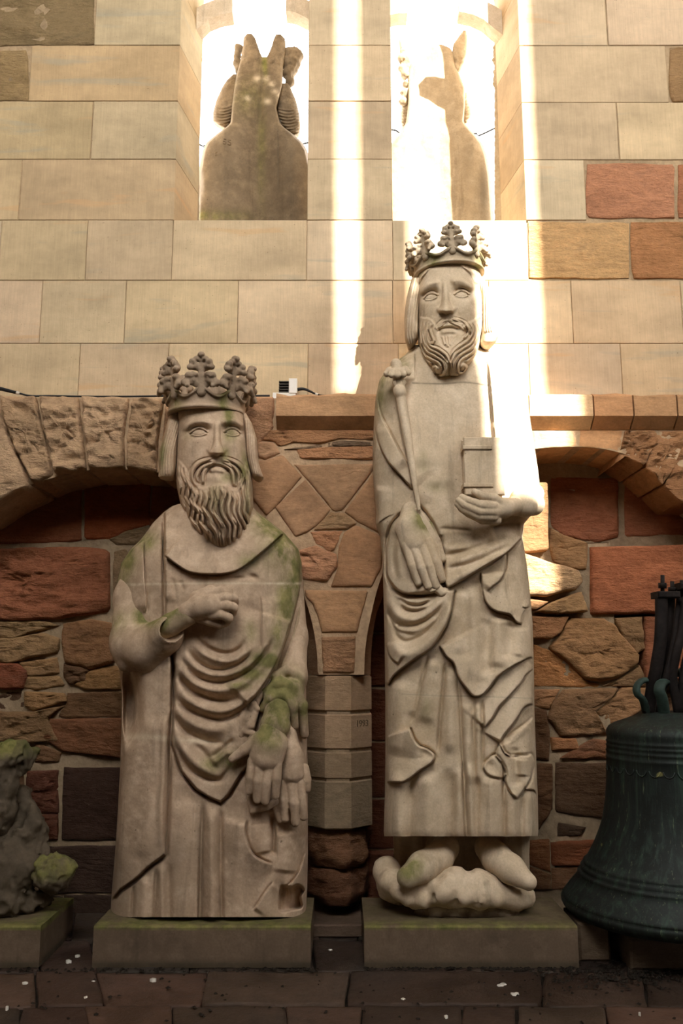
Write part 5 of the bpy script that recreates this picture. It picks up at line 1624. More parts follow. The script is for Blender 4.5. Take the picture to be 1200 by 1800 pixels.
# ------------------------------------------------------------------ the tall king on the right
Dz = ZC(680, 380, 5.4545); Ez = ZC(640, 610, 3.636); Fz = ZC(640, 1000, 3.636); Gz = ZC(620, 1380, 2.927)
king_r = thing('king_statue', 'tall pale stone king on the right with curled forked beard, holding a book', 'statue', V(815, 1600, 5.05))
MB_ = M['statue_b']
def robe_r(r):
    # vertical folds of the tunic
    for L, a, w in (
        (Gz([(572, -120), (574, 60), (585, 260)]), -.020, 3.5), (Gz([(605, -120), (608, 60), (612, 262)]), .018, 8), (Gz([(640, -60), (640, 120), (640, 262)]), -.014, 4),
        (Gz([(775, -120), (777, 60), (778, 258)]), -.020, 4), (Gz([(715, -80), (712, 100), (710, 260)]), .020, 14), (Gz([(305, -60), (298, 100), (290, 258)]), -.016, 9),
        (Gz([(230, -80), (225, 100), (222, 250)]), .016, 16), (Gz([(385, -80), (385, 100), (390, 258)]), .018, 16), (Gz([(500, -100), (495, 100), (490, 262)]), -.014, 12), (Gz([(540, -100), (540, 262)]), .014, 8),
        (Gz([(830, 0), (830, 250)]), .014, 10), (Gz([(905, 20), (905, 250)]), .012, 9), (Gz([(868, 30), (866, 250)]), -.012, 6),
        (Fz([(410, 540), (370, 700), (330, 900), (295, 1010)]), -.012, 4), (Fz([(520, 580), (505, 750), (485, 950), (470, 1190)]), -.020, 3), (Fz([(590, 640), (605, 800), (620, 1050), (640, 1400)]), -.016, 3),
        (Fz([(460, 560), (420, 800), (380, 1000)]), .014, 14), (Fz([(555, 620), (550, 900), (545, 1200)]), .014, 11), (Fz([(660, 820), (665, 1100), (670, 1400)]), .012, 9),
        (Fz([(695, 820), (700, 1100), (708, 1450)]), -.014, 4), (Fz([(752, 830), (755, 1000), (756, 1280)]), -.020, 3), (Fz([(725, 830), (728, 1100), (735, 1400)]), .012, 8),
        (Fz([(690, 80), (700, 300), (700, 520), (705, 740)]), .016, 18), (Fz([(620, 120), (615, 350), (610, 560)]), .012, 14), (Fz([(655, 100), (652, 350), (650, 600)]), -.010, 8),
        (Fz([(790, 300), (790, 500), (775, 700)]), -.012, 12), (Fz([(860, 300), (855, 480), (840, 640)]), .014, 16), (Fz([(930, 330), (925, 450), (915, 580)]), -.012, 10), (Fz([(1000, 370), (1000, 480), (990, 570)]), .010, 12),
        (Fz([(960, 1130), (970, 1250), (975, 1400)]), -.014, 8), (Fz([(1010, 1210), (1005, 1330)]), .012, 9), (Fz([(830, 20), (880, 160), (960, 300)]), .008, 14),
        (Fz([(230, 700), (200, 900), (180, 1200)]), .014, 18), (Fz([(300, 900), (270, 1050), (250, 1250)]), -.008, 10)):
        if L[-1][1] > 1450:
            L = list(L) + [(L[-1][0], 1530)]
        r.ridge(L, a * 1.9, w, .15)
    # chest plate of the mantle: standing edge on the right shoulder
    r.edge(Ez([(760, 60), (790, 110), (805, 230), (820, 400), (836, 620), (838, 700)]), .022, 1, 40, 1.5, .016, 2.4, .2)
    r.edge(Ez([(320, 30), (322, 140), (326, 220)]), .008, -1, 26, 2, .01, 2.5)
    # right sleeve: broad edges sweeping down to the wrist
    r.edge(Ez([(80, 300), (100, 420), (170, 560), (240, 690), (290, 760)]), .022, -1, 34, 1.5, .018, 2.6)
    r.edge(Ez([(66, 480), (95, 620), (150, 730), (240, 830), (320, 925)]), .024, 1, 36, 1.5, .018, 2.6)
    r.edge(Ez([(210, 330), (250, 560), (300, 800), (345, 1000), (352, 1030)]), .020, 1, 30, 2, .014, 3)
    sl_ = Ez([(350, 1028), (290, 1045), (215, 1095), (170, 1160), (150, 1250), (140, 1380), (150, 1470), (215, 1555), (300, 1582), (440, 1572), (500, 1500), (490, 1300), (440, 1150)])
    r.step(sl_, .045, 2, None, .022, 3)
    r.edge(Ez([(75, 880), (70, 1000), (62, 1130), (105, 1160)]), .02, 1, 20, 2, .012, 3)
    r.ridge(Ez([(210, 1150), (185, 1300), (200, 1480)]), -.018, 5, .2); r.ridge(Ez([(235, 1180), (215, 1320), (230, 1490)]), .014, 5, .2)
    # swag hanging from the right hip
    for L, a, w in (
        (Fz([(140, 90), (200, 150), (300, 170), (440, 150)]), -.024, 4),
        (Fz([(180, 140), (260, 200), (350, 215), (440, 180)]), .018, 4),
        (Fz([(215, 170), (270, 222), (350, 232), (430, 200)]), -.020, 3.2),
        (Fz([(225, 200), (290, 245), (370, 248), (440, 205)]), .014, 3.2),
        (Fz([(230, 225), (260, 262), (330, 270), (400, 250)]), -.020, 3.2),
        (Fz([(140, 150), (190, 270), (260, 320), (350, 315), (450, 250), (520, 150)]), .030, 8),
        (Fz([(138, 220), (190, 340), (250, 362), (350, 350), (450, 290), (530, 190)]), -.022, 4),
        (Fz([(140, 260), (200, 385), (270, 412), (330, 418)]), -.024, 3.6),
        (Fz([(150, 270), (220, 390), (300, 400), (400, 360), (480, 280)]), .018, 5),
        (Fz([(155, 340), (220, 440), (280, 462), (380, 420), (470, 330), (540, 220)]), -.022, 4),
        (Fz([(140, 400), (200, 510), (270, 545), (350, 510), (450, 420), (530, 300), (560, 180)]), .032, 11)):
        r.ridge(L, a, w, .2)
    r.edge(Fz([(150, 748), (180, 690), (235, 640), (330, 572), (420, 512), (490, 420), (545, 300), (575, 130)]), .035, 1, 40, 2, .026, 3.2, .03)
    r.edge(Fz([(138, 470), (165, 560), (225, 612)]), .02, 1, 20, 2, .016, 2.6)
    # mantle drawn across the hips
    r.edge(Ez([(1012, 1212), (930, 1300), (840, 1360), (740, 1420), (640, 1480), (525, 1545)]), .038, -1, 36, 2, .028, 3.6, .03)
    for L, a, w in ((Ez([(500, 1385), (620, 1360), (760, 1310), (950, 1225)]), .022, 7), (Ez([(500, 1420), (640, 1395), (780, 1345), (940, 1260)]), -.014, 4), (Ez([(500, 1340), (620, 1310), (740, 1270), (860, 1230)]), -.018, 5),
                    (Ez([(480, 1270), (560, 1290), (680, 1285), (800, 1240)]), .016, 7), (Ez([(470, 1160), (560, 1165), (700, 1180)]), -.014, 4), (Ez([(520, 1500), (640, 1450), (780, 1380), (930, 1290)]), .018, 7), (Ez([(480, 1200), (490, 1240), (480, 1270)]), -.02, 5)):
        r.ridge(L, a, w, .2)
    r.edge(Ez([(905, 1300), (900, 1420), (870, 1490), (820, 1530), (782, 1570)]), .02, -1, 20, 1.5, .02, 3)
    r.edge(Fz([(748, 20), (756, 140), (790, 230), (850, 272), (930, 292), (972, 338), (1012, 352)]), .028, 1, 34, 1.5, .024, 3, .05)
    r.edge(Fz([(1008, 242), (1035, 250), (1062, 238)]), .014, 1, 12, 1.5, .016, 2)
    # zigzag hems on the right
    r.edge(Fz([(482, 485), (520, 555), (570, 600), (600, 690), (650, 760), (700, 812), (750, 806), (800, 760), (850, 690), (950, 620), (1000, 595), (1060, 566), (1090, 582)]), .034, 1, 40, 1.6, .024, 3, .03)
    r.edge(Fz([(765, 1020), (820, 950), (860, 880), (920, 820), (1000, 730), (1030, 680), (1090, 630)]), .024, 1, 26, 1.6, .020, 2.6, .04)
    r.edge(Fz([(868, 1108), (900, 1050), (960, 980), (1010, 900), (1050, 868), (1090, 866)]), .026, 1, 26, 1.6, .022, 2.8, .04)
    r.step(Fz([(866, 1112), (895, 1172), (932, 1196), (1000, 1192), (1066, 1186), (1086, 1230), (1062, 1345), (1022, 1410), (980, 1468), (942, 1440), (906, 1380), (893, 1334), (903, 1300), (880, 1240), (838, 1194)]), .036, 2, None, .010, 2.4, curve=False)
    r.step(Fz([(760, 1260), (796, 1216), (836, 1192), (880, 1240), (903, 1300), (892, 1334), (840, 1332), (788, 1312)]), .024, 2, None, .008, 2.2)
    r.edge(Fz([(866, 1114), (893, 1172), (932, 1196), (1000, 1192), (1066, 1186)]), .022, 1, 22, 1.6, .018, 2.6, .1)
    r.ridge(Fz([(880, 1100), (950, 1045), (1030, 985), (1085, 930)]), -.020, 2.6, .15)
    r.ridge(Fz([(920, 1110), (990, 1050), (1060, 1000)]), .014, 6, .2)
    r.edge(Fz([(1020, 1412), (1080, 1414), (1110, 1460)]), .016, 1, 14, 1.6, .016, 2.2)
    r.blob(*Fz([(1040, 925)])[0], 9, 14, -.022, .5); r.blob(*Fz([(800, 1255)])[0], 8, 8, -.016)
    # turned hem on the left
    r.edge(Fz([(286, 1012), (312, 1080), (350, 1130), (400, 1150), (446, 1190), (430, 1240), (350, 1292), (290, 1340), (240, 1362), (140, 1362)]), .036, -1, 40, 1.8, .026, 3.2, .03)
    r.blob(*Fz([(400, 1180)])[0], 12, 7, -.02, .5)
    # below the left sleeve cuff
    r.edge(Ez([(1000, 1120), (900, 1125), (800, 1150)]), -.03, 1, 20, 3, 0, 3)
    r.blob(*Ez([(1000, 780)])[0], 20, 80, .03); r.ridge(Ez([(1100, 765), (1060, 820), (1030, 880)]), -.012, 3, .2)
    q = np.stack([r.PX * .05, r.PY * .05, np.zeros_like(r.PX)], -1)
    r.h += .003 * fbm(q, 4, 13)
    for x, y, rx, ry, a in ((700, 640, 14, 16, .8), (672, 665, 12, 22, .7), (668, 700, 12, 26, .5), (790, 1260, 0.1, 0.1, 0), (745, 812, 10, 20, .35), (770, 855, 22, 10, .3), (750, 1250, 12, 30, .25), (680, 690, 20, 14, .4)):
        r.paint('moss', x, y, rx + .1, ry + .1, a)
    r.paint('dark_tone', 745, 815, 26, 10, .35); r.paint('dark_tone', 775, 852, 30, 8, .3); r.paint('dark_tone', 680, 705, 14, 20, .4)  # darker patches on the upper robe
    r.paintline('dark_tone', Ez([(310, 230), (500, 235), (640, 225), (790, 245)]), 1.3, .7); r.paintline('seam', Fz([(240, 800), (500, 815), (700, 820), (1070, 830)]), 2.2, .5)
    r.paintline('dark_tone', Fz([(240, 800), (500, 812), (700, 815), (1070, 828)]), 1.0, .5)  # dark line along the stone seam
rows = [(606, 728, 846, .10), (614, 720, 856, .17), (624, 712, 868, .21), (640, 688, 893, .24), (655, 676, 908, .255), (670, 666, 917, .265), (700, 660, 927, .275), (740, 657, 932, .28), (790, 655, 940, .285), (830, 655, 946, .29), (870, 658, 950, .29), (890, 660, 947, .29), (905, 661, 934, .29), (920, 660, 921, .29), (945, 668, 918, .29), (995, 673, 926, .29),
        (1030, 673, 930, .29), (1096, 675, 936, .29), (1165, 676, 938, .29), (1247, 677, 939, .29), (1330, 677, 942, .29), (1400, 676, 945, .29), (1462, 674, 946, .29), (1470, 675, 945, .28)]
carve('robe', rows, 5.08, .2, robe_r, MB_, king_r, step=1.45, pexp=3.0, edge=.05)

def head_r(r):
    face(r, [Dz([(420, 772)])[0] + (13.5, 6.2, -.22), Dz([(716, 748)])[0] + (14, 6.2, .02)],
         [Dz([(325, 770), (365, 695), (440, 655), (520, 650)]), Dz([(600, 650), (680, 630), (760, 658), (832, 725)])],
         Dz([(560, 650)])[0] + Dz([(565, 905)])[0] + (13.5,),
         Dz([(483, 1106), (540, 1076), (620, 1070), (695, 1092)]), Dz([(505, 1120), (580, 1105), (670, 1108)]), 1.0, .036)
    # beard mass, forked below
    r.step(Dz([(300, 980), (350, 975), (420, 990), (470, 1060), (480, 1130), (520, 1230), (580, 1270), (640, 1190), (700, 1110), (740, 1050), (830, 1000), (905, 960), (925, 1150), (880, 1280), (830, 1390), (760, 1490), (680, 1545), (605, 1520), (520, 1550), (430, 1500), (360, 1400), (310, 1270), (290, 1130)]), .020, 5)
    r.blob(788, 620, 34, 40, .028)
    lft = [[(345, 985), (325, 1080), (335, 1190), (375, 1290), (460, 1340), (530, 1390), (560, 1460), (530, 1525), (470, 1530), (438, 1480), (455, 1440), (485, 1450), (482, 1478)],
           [(370, 990), (350, 1080), (355, 1180), (395, 1265), (480, 1310), (550, 1370), (580, 1450), (560, 1520)],
           [(400, 1000), (380, 1090), (378, 1170), (415, 1240), (500, 1280), (570, 1340), (600, 1430), (590, 1500)],
           [(325, 1010), (308, 1100), (315, 1220), (350, 1320), (420, 1370), (490, 1405), (520, 1460), (505, 1500)],
           [(425, 1020), (410, 1080), (425, 1140), (445, 1190), (430, 1215), (402, 1200)],
           [(318, 1180), (325, 1280), (370, 1370), (420, 1410), (450, 1420)]]
    rgt = [[(890, 1000), (905, 1100), (890, 1200), (840, 1290), (770, 1340), (710, 1380), (680, 1440), (690, 1500), (735, 1500), (762, 1455), (735, 1425), (710, 1445), (725, 1465)],
           [(860, 1000), (880, 1090), (865, 1180), (815, 1260), (745, 1305), (680, 1350), (645, 1430), (655, 1505)],
           [(820, 1000), (850, 1080), (840, 1160), (790, 1230), (715, 1275), (650, 1330), (620, 1420), (625, 1490)],
           [(780, 1010), (820, 1080), (810, 1140), (760, 1200), (690, 1250), (640, 1300), (610, 1370)],
           [(905, 1150), (880, 1260), (830, 1340), (770, 1390), (740, 1415)],
           [(740, 1020), (790, 1080), (780, 1130), (730, 1180)]]
    lockset(r, [Dz(l) for l in lft + rgt], .024, 2.9, .015)
    for cx_, cy_ in (Dz([(473, 1466)])[0], Dz([(727, 1445)])[0]):
        r.blob(cx_, cy_, 7.5, 7.5, .026, 0, 4); r.blob(cx_, cy_, 2.6, 2.6, .012)
    r.ridge(Dz([(597, 1400), (600, 1470), (602, 1540)]), -.03, 2.5, .2)
    # moustache and the tuft under the lip
    lockset(r, [Dz([(560, 990), (515, 1020), (480, 1060), (462, 1090)]), Dz([(580, 985), (530, 1035), (495, 1070), (475, 1105)]), Dz([(585, 990), (640, 1025), (700, 1050), (725, 1085)]), Dz([(600, 985), (665, 1010), (725, 1040), (760, 1080)]), Dz([(620, 980), (700, 1000), (770, 1035)])], .016, 2.6, .008)
    lockset(r, [Dz([(530, 1150), (545, 1200), (560, 1240)]), Dz([(560, 1150), (570, 1210), (585, 1265)]), Dz([(595, 1150), (595, 1210), (590, 1260)]), Dz([(635, 1145), (620, 1195), (605, 1245)])], .012, 2.2, .006)
    r.blob(*Dz([(740, 1110)])[0], 9, 4, -.022, .3); r.blob(*Dz([(790, 1130)])[0], 4, 3, -.015)
    r.blob(*Dz([(380, 900)])[0], 14, 18, .014); r.blob(*Dz([(780, 880)])[0], 18, 18, .014); r.blob(*Dz([(570, 560)])[0], 40, 18, .008)
    # parted hair at the temples
    for k in range(5):
        r.ridge(Dz([(430 - k * 26, 480 + k * 26), (350 - k * 14, 560 + k * 16), (300 - k * 6, 660 + k * 8)]), .007, 1.7, .15)
        r.ridge(Dz([(690 + k * 30, 450 + k * 18), (790 + k * 18, 540 + k * 10), (850 + k * 9, 660)]), .008, 1.8, .15)
    for k in range(7):
        r.ridge(Dz([(262, 760 + k * 38), (285, 775 + k * 38), (302, 800 + k * 38)]), .008, 1.6, .2)
        r.ridge(Dz([(872, 720 + k * 38), (900, 750 + k * 38), (918, 790 + k * 38)]), .008, 1.6, .2)
    q = np.stack([r.PX * .06, r.PY * .06, np.zeros_like(r.PX)], -1)
    r.h += .0022 * fbm(q, 4, 19)
    r.paint('moss', 735, 478, 12, 8, .5); r.paint('moss', 840, 478, 10, 10, .4)
    for a_, b_ in (Dz([(430, 700)])[0], Dz([(715, 680)])[0]):
        r.paint('dark_tone', a_, b_, 14, 4, .25)  # brow shade put into the stone colour
    r.paint('dark_tone', 783, 550, 12, 5, .3)  # shade below the nose painted in
rows = [(452, 742, 836, .15), (465, 737, 843, .17), (490, 734, 846, .19), (520, 733, 850, .205), (550, 735, 851, .21), (575, 735, 849, .215), (600, 735, 844, .225), (620, 740, 840, .235), (635, 746, 834, .235), (648, 753, 827, .22), (656, 758, 822, .20), (662, 763, 816, .165), (666, 770, 808, .11), (668, 778, 800, .06)]
carve('head', rows, 5.0, .2, head_r, MB_, king_r, step=.72, pexp=2.3, edge=.05)
def hair_rl(r):
    for k in range(6):
        x0 = 250 + k * 20
        r.ridge(Dz([(x0 + 30, 560), (x0 - 5, 700), (x0 - 35 + k * 2, 850), (x0 - 55 + k * 4, 1000), (x0 - 60 + k * 6, 1120), (x0 - 35 + k * 4, 1250)]), .012, 2.2, .04)
        r.ridge(Dz([(x0 + 40, 560), (x0 + 5, 700), (x0 - 25 + k * 2, 850), (x0 - 45 + k * 4, 1000), (x0 - 50 + k * 6, 1120), (x0 - 25 + k * 4, 1250)]), -.010, 1.3, .04)
    r.paint('dark_tone', 722, 605, 14, 12, .5)  # darker lower end of the hair
carve('hair', [(488, 724, 740, .06), (505, 719, 740, .09), (525, 714, 738, .10), (545, 711, 736, .11), (565, 710, 736, .11), (582, 711, 737, .11), (595, 712, 735, .10), (605, 716, 729, .08), (610, 719, 725, .05)], 4.99, .10, hair_rl, MB_, king_r, step=.8, nb=16, edge=.2)
def hair_rr(r):
    for k in range(7):
        x0 = 900 + k * 18
        r.ridge(Dz([(x0 - 10, 600), (x0 + 8 - k, 750), (x0 + 12, 900), (x0 + 10 + k * 2, 1030), (x0 + 18 + k * 5, 1120)]), .012, 2.2, .04)
        r.ridge(Dz([(x0 - 1, 600), (x0 + 17 - k, 750), (x0 + 21, 900), (x0 + 19 + k * 2, 1030), (x0 + 27 + k * 5, 1120)]), -.010, 1.3, .04)
carve('hair', [(486, 838, 848, .06), (505, 842, 859, .09), (525, 845, 865, .10), (545, 846, 869, .11), (565, 846, 870, .12), (580, 845, 873, .13), (591, 843, 876, .13), (600, 842, 872, .12), (608, 844, 864, .09), (613, 848, 858, .05)], 4.99, .12, hair_rr, MB_, king_r, step=.8, nb=16, edge=.2)
Solid(.03).chain([(784, 590, 5.08, 36), (786, 640, 5.08, 46)]).build('neck', .012, MB_, king_r)
crown(king_r, MB_, 788.5, 486, 5.0, .206, .085, 8, 1, lean=-.06, sc=.74, moss=lambda th: .6 * np.exp(-((th - 2 * math.pi + .6) / .3) ** 2) + .7 * np.exp(-((th - .9) / .35) ** 2), tiltx=.02, roll=-.06)

# book with two clasps
def book():
    yb = 4.70
    c0 = W(817, 870, yb); c1 = W(884, 768, yb)
    x0, x1, z0, z1 = c0[0], c1[0], c0[2], c1[2]
    e = bpy.data.objects
    rot = math.radians(-7)
    def bx(nm, ax0, ax1, ay0, ay1, az0, az1, par):
        o = box(nm, ax0, ax1, ay0, ay1, az0, az1, MB_, None, .004)
        return o
    parts = []
    body = box('book', x0, x1, yb, yb + .020, z0, z1, MB_, king_r, .005)
    box('page_block', x0 + .006, x1 - .004, yb + .016, yb + .075, z0 + .006, z1 - .006, MB_, body, .002)
    box('back_cover', x0, x1, yb + .07, yb + .09, z0, z1, MB_, body, .004)
    for y_ in (787, 853):
        zc = W(830, y_, yb)[2]
        st = box('clasp', x0 - .008, x0 + .155, yb - .010, yb + .004, zc - .012, zc + .012, MB_, body, .004)
        box('clasp_side', x0 - .008, x0 + .004, yb - .002, yb + .085, zc - .012, zc + .012, MB_, body, .003)
    return body
bk = book()
# left forearm and hand under the book
la_ = Solid(.012)
la_.chain([(938, 868, 5.0, 18), (925, 888, 4.88, 19), (902, 890, 4.78, 17)])
la_.build('sleeve_cuff', .006, MB_, king_r)
ring = Solid(.006)
ring.chain([(918, 876, 4.80, 21), (922, 888, 4.80, 22)])
ring.chain([(932, 872, 4.84, 20), (936, 886, 4.86, 21)])
ring.build('sleeve_rim', .006, MB_, king_r)
bh = Solid(.006)
bh.chain([(905, 888, 4.76, 15), (885, 893, 4.70, 17), (866, 898, 4.67, 17)], .02)
for js in ([(868, 890, 4.640, 9), (845, 888, 4.625, 8.4), (822, 880, 4.63, 7.4), (812, 874, 4.64, 6)],
           [(868, 899, 4.645, 9), (842, 899, 4.63, 8.4), (816, 888, 4.632, 7.4), (806, 880, 4.64, 6)],
           [(868, 908, 4.66, 9), (842, 908, 4.645, 8.4), (816, 896, 4.645, 7.4), (804, 886, 4.65, 6)],
           [(872, 914, 4.68, 9), (848, 914, 4.67, 8), (824, 903, 4.66, 7), (810, 894, 4.66, 6)]):
    bh.chain(js, .004)
bh.chain([(882, 886, 4.67, 10), (868, 876, 4.645, 8.5), (848, 872, 4.635, 7.5), (833, 864, 4.645, 5.5)], .008)
bh.build('hand', .0038, MB_, king_r)
# right hand hanging over the mantle
rh = Solid(.006)
rh.chain([(722, 900, 4.82, 18), (721, 926, 4.785, 23), (729, 954, 4.765, 23)], .025)
rh.chain([(708, 935, 4.78, 12), (716, 966, 4.765, 10)], .02); rh.chain([(742, 932, 4.78, 12), (754, 960, 4.765, 11)], .02)
for js in ([(714, 958, 4.745, 8.5), (724, 994, 4.728, 8), (735, 1024, 4.74, 6.8)], [(727, 960, 4.732, 8.6), (740, 998, 4.716, 8.2), (752, 1030, 4.73, 6.8)],
           [(740, 958, 4.732, 8.6), (754, 996, 4.716, 8.2), (766, 1030, 4.73, 6.8)], [(753, 952, 4.745, 8.5), (766, 988, 4.728, 8), (777, 1018, 4.74, 6.5)]):
    rh.chain(js, .003)
rh.chain([(752, 925, 4.79, 10), (766, 952, 4.775, 8.5), (777, 982, 4.775, 7)], .01)
rh.build('hand', .0038, MB_, king_r, paint=arm_moss([(745, 915, 4.75, 20)]))
# sceptre lying against the right shoulder
sp = Solid(.004)
sp.chain([(703, 690, 4.775, 9.5), (716, 770, 4.755, 7.5), (729, 850, 4.74, 5), (736, 895, 4.74, 3.5)])
sp.chain([(702, 686, 4.765, 11.5), (703, 690, 4.765, 11.5)])
sp.chain([(699, 664, 4.765, 9), (702, 682, 4.765, 8)])
sceptre = sp.build('sceptre', .0042, MB_, king_r)
fb = Solid(.005)
fb.chain([(696, 640, 4.76, 10), (698, 652, 4.76, 10)])
for dx, dy, dY in ((-17, 0, 0), (17, -2, 0), (0, 3, -.05), (-9, 2, -.04), (10, 1, -.04)):
    fb.chain([(698 + dx * .3, 658, 4.765, 6), (698 + dx * .8, 652 + dy, 4.765 + dY * .7, 7), (698 + dx * 1.1, 657 + dy, 4.765 + dY, 6)])
for dx in (-8, 9):
    fb.chain([(699 + dx * .4, 662, 4.75, 4), (701 + dx, 672, 4.75, 3.5), (702 + dx * .6, 682, 4.755, 3.5)])
fb.build('finial', .0038, MB_, sceptre)
Solid(.004).chain([(768, 1034, 4.75, 8), (776, 1042, 4.75, 8), (782, 1040, 4.76, 7)]).build('sceptre_stub', .0045, MB_, king_r, noise=.006, nscale=30)

# shadowed core under the hem, shoes, lumpy footing
def core_r(r):
    for x in (700, 735, 770, 850, 890, 920):
        r.ridge([(x, 1462), (x + 2, 1600)], .02, 10, 0)
carve('under_robe', [(1455, 690, 932, .02), (1500, 692, 930, .02), (1570, 690, 932, .02), (1596, 690, 932, .02)], 5.14, .12, core_r, MB_, king_r, step=4, nb=10)
for js, ts in ((([(783, 1490, 5.02, 24), (770, 1508, 4.94, 25), (742, 1524, 4.86, 25), (716, 1542, 4.79, 19)]), (720, 1528, 4.76, 22)),
               (([(858, 1490, 5.02, 24), (872, 1508, 4.94, 25), (898, 1528, 4.86, 24), (928, 1550, 4.79, 15)]), None)):
    sh = Solid(.03)
    sh.chain(js)
    sh.build('shoe', .0065, MB_, king_r, paint=arm_moss([ts]) if ts else None)
    sh2 = Solid(.01)
ft = Solid(.03)
ft.chain([(690, 1550, 4.95, 22), (730, 1572, 4.90, 20), (790, 1562, 4.88, 30), (850, 1566, 4.88, 28), (905, 1582, 4.90, 16), (925, 1578, 4.98, 16)])
ft.chain([(680, 1530, 5.05, 24), (690, 1560, 5.0, 24)])
for x, y, Y, rr in ((745, 1580, 4.84, 14), (775, 1570, 4.82, 20), (812, 1574, 4.82, 18), (845, 1580, 4.83, 15), (872, 1580, 4.84, 15), (760, 1552, 4.86, 16), (800, 1545, 4.88, 20), (840, 1548, 4.88, 18), (715, 1580, 4.86, 12), (700, 1570, 4.88, 14)):
    ft.chain([(x, y, Y, rr)], .015)
for x in (758, 800, 840):
    ft.chain([(x, 1592, 4.80, 5), (x + 6, 1574, 4.80, 3)], .02, True)
ft.build('footing', .008, MB_, king_r, noise=.016, nscale=7)
def slab_r(r):
    r.h += .01 * fbm(np.stack([r.PX * .08, r.PY * .08, 0 * r.PX], -1), 3, 2)
    for x in (760, 800, 850, 900):
        r.paint('seam', x, 1600, 26, 6, .9)
carve('foot_block', [(1588, 735, 905, .10), (1600, 728, 912, .11), (1612, 725, 915, .11)], 4.98, .2, slab_r, M['plinth'], king_r, step=2, nb=14)
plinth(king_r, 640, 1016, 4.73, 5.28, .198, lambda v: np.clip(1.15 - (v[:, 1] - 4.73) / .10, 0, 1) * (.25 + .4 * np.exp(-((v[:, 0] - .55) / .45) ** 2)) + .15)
# ------------------------------------------------------------------ statues outside, seen from behind through the windows
YO = 6.42
zg = float(W(600, 470, YO)[2])
gal = structure(mesh_obj('trim_1', [(x, y, z) for x in (-3.0, 3.0) for y in (YUB, 7.0) for z in (zg - .35, zg)], [(0, 1, 3, 2), (4, 6, 7, 5), (0, 4, 5, 1), (2, 3, 7, 6), (0, 2, 6, 4), (1, 5, 7, 3)], M['statue_c'], None, smooth=False),
                'stone gallery ledge outside the windows that carries the statues', 'ledge')
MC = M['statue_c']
structure(mesh_obj('sky_blocker', [(x, y, z) for x in (-3.0, 3.0) for y in (YUB, 7.4) for z in (8.05, 8.3)], [(0, 1, 3, 2), (4, 6, 7, 5), (0, 4, 5, 1), (2, 3, 7, 6), (0, 2, 6, 4), (1, 5, 7, 3)], M['statue_c'], None, smooth=False), 'stone canopy added unseen above the outdoor statues to cut sky light', 'blocker')  # slab out of view, added to darken the statues below
def ridged(y0, y1, x0, x1, n, amp=.012):
    def f(r):
        for k in range(n):
            y = y0 + (y1 - y0) * k / max(1, n - 1)
            r.ridge([(x0, y), ((x0 + x1) / 2, y + 4), (x1, y - 1)], amp, 1.7, .1)
        q = np.stack([r.PX * .2, r.PY * .2, 0 * r.PX], -1)
        r.h += .006 * fbm(q, 3, 4)
    return f
T1 = ZC(340, 40, 5.0)
out_l = thing('outdoor_statue', 'back of a stone king with V-notched broken crown, left window', 'statue', V(445, 470, YO))
def back_l(r):
    q = np.stack([r.PX * .04, r.PY * .04, 0 * r.PX], -1)
    r.h += .010 * fbm(q, 4, 41)
    r.h += .10 * np.clip(np.abs(r.PX - 454) / 60, 0, 1) ** 1.2 * smooth01((r.PY - 120) / 90)     # hollowed back
    r.ridge(T1([(745, 900), (748, 1200), (745, 1500)]), -.012, 1.2, .1)
    r.ridge(T1([(620, 320), (600, 600), (580, 900)]), -.014, 4, .1)
    r.blob(*T1([(60, 1420)])[0], 4, 22, -.05)
    for x, y, rx, ry, a in ((465, 115, 5, 30, .7), (460, 250, 8, 120, .35), (370, 380, 60, 10, .5), (440, 170, 30, 30, .3)):
        r.paint('moss', x, y, rx, ry, a)
    for u, v in T1([(560, 490), (640, 490), (480, 660), (650, 690), (720, 600), (760, 640), (690, 540)]):
        r.paint('seam', u, v, 6, 5, .8)
    r.paint('dark_tone', 500, 330, 50, 90, .5); r.paint('dark_tone', 470, 200, 25, 60, .4)  # shaded right half of the hollow painted darker
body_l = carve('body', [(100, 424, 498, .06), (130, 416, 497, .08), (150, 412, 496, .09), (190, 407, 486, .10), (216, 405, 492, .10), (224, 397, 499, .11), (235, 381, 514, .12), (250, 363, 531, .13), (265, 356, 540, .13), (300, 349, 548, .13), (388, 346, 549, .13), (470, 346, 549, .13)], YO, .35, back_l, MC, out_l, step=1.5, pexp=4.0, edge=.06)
def rocky(seed):
    def f(r):
        q = np.stack([r.PX * .12, r.PY * .12, 0 * r.PX], -1)
        r.h += .012 * fbm(q, 4, seed)
    return f
carve('crown_fragment', [(59, 434, 442, .03), (66, 428, 448, .04), (80, 427, 453, .05), (92, 425, 457, .06), (103, 423, 462, .06), (116, 421, 462, .05)], YO - .01, .06, rocky(3), MC, out_l, step=1.2, nb=12)
carve('crown_fragment', [(60, 485, 493, .03), (68, 481, 501, .04), (82, 477, 502, .05), (94, 472, 501, .06), (103, 467, 500, .06), (116, 462, 498, .05)], YO - .01, .06, rocky(5), MC, out_l, step=1.2, nb=12)
carve('hair', [(130, 410, 424, .04), (140, 399, 424, .06), (152, 391, 424, .07), (176, 380, 422, .08), (198, 374, 414, .08), (214, 374, 407, .07), (223, 388, 400, .04)], YO + .04, .12, ridged(186, 222, 372, 410, 8), MC, out_l, step=1.1, nb=12)
carve('hair', [(146, 492, 508, .04), (160, 490, 513, .06), (176, 487, 520, .07), (200, 486, 526, .08), (220, 494, 528, .07), (232, 506, 527, .06), (237, 515, 524, .03)], YO + .04, .12, ridged(190, 234, 486, 528, 9), MC, out_l, step=1.1, nb=12)
lf = Solid(.03)
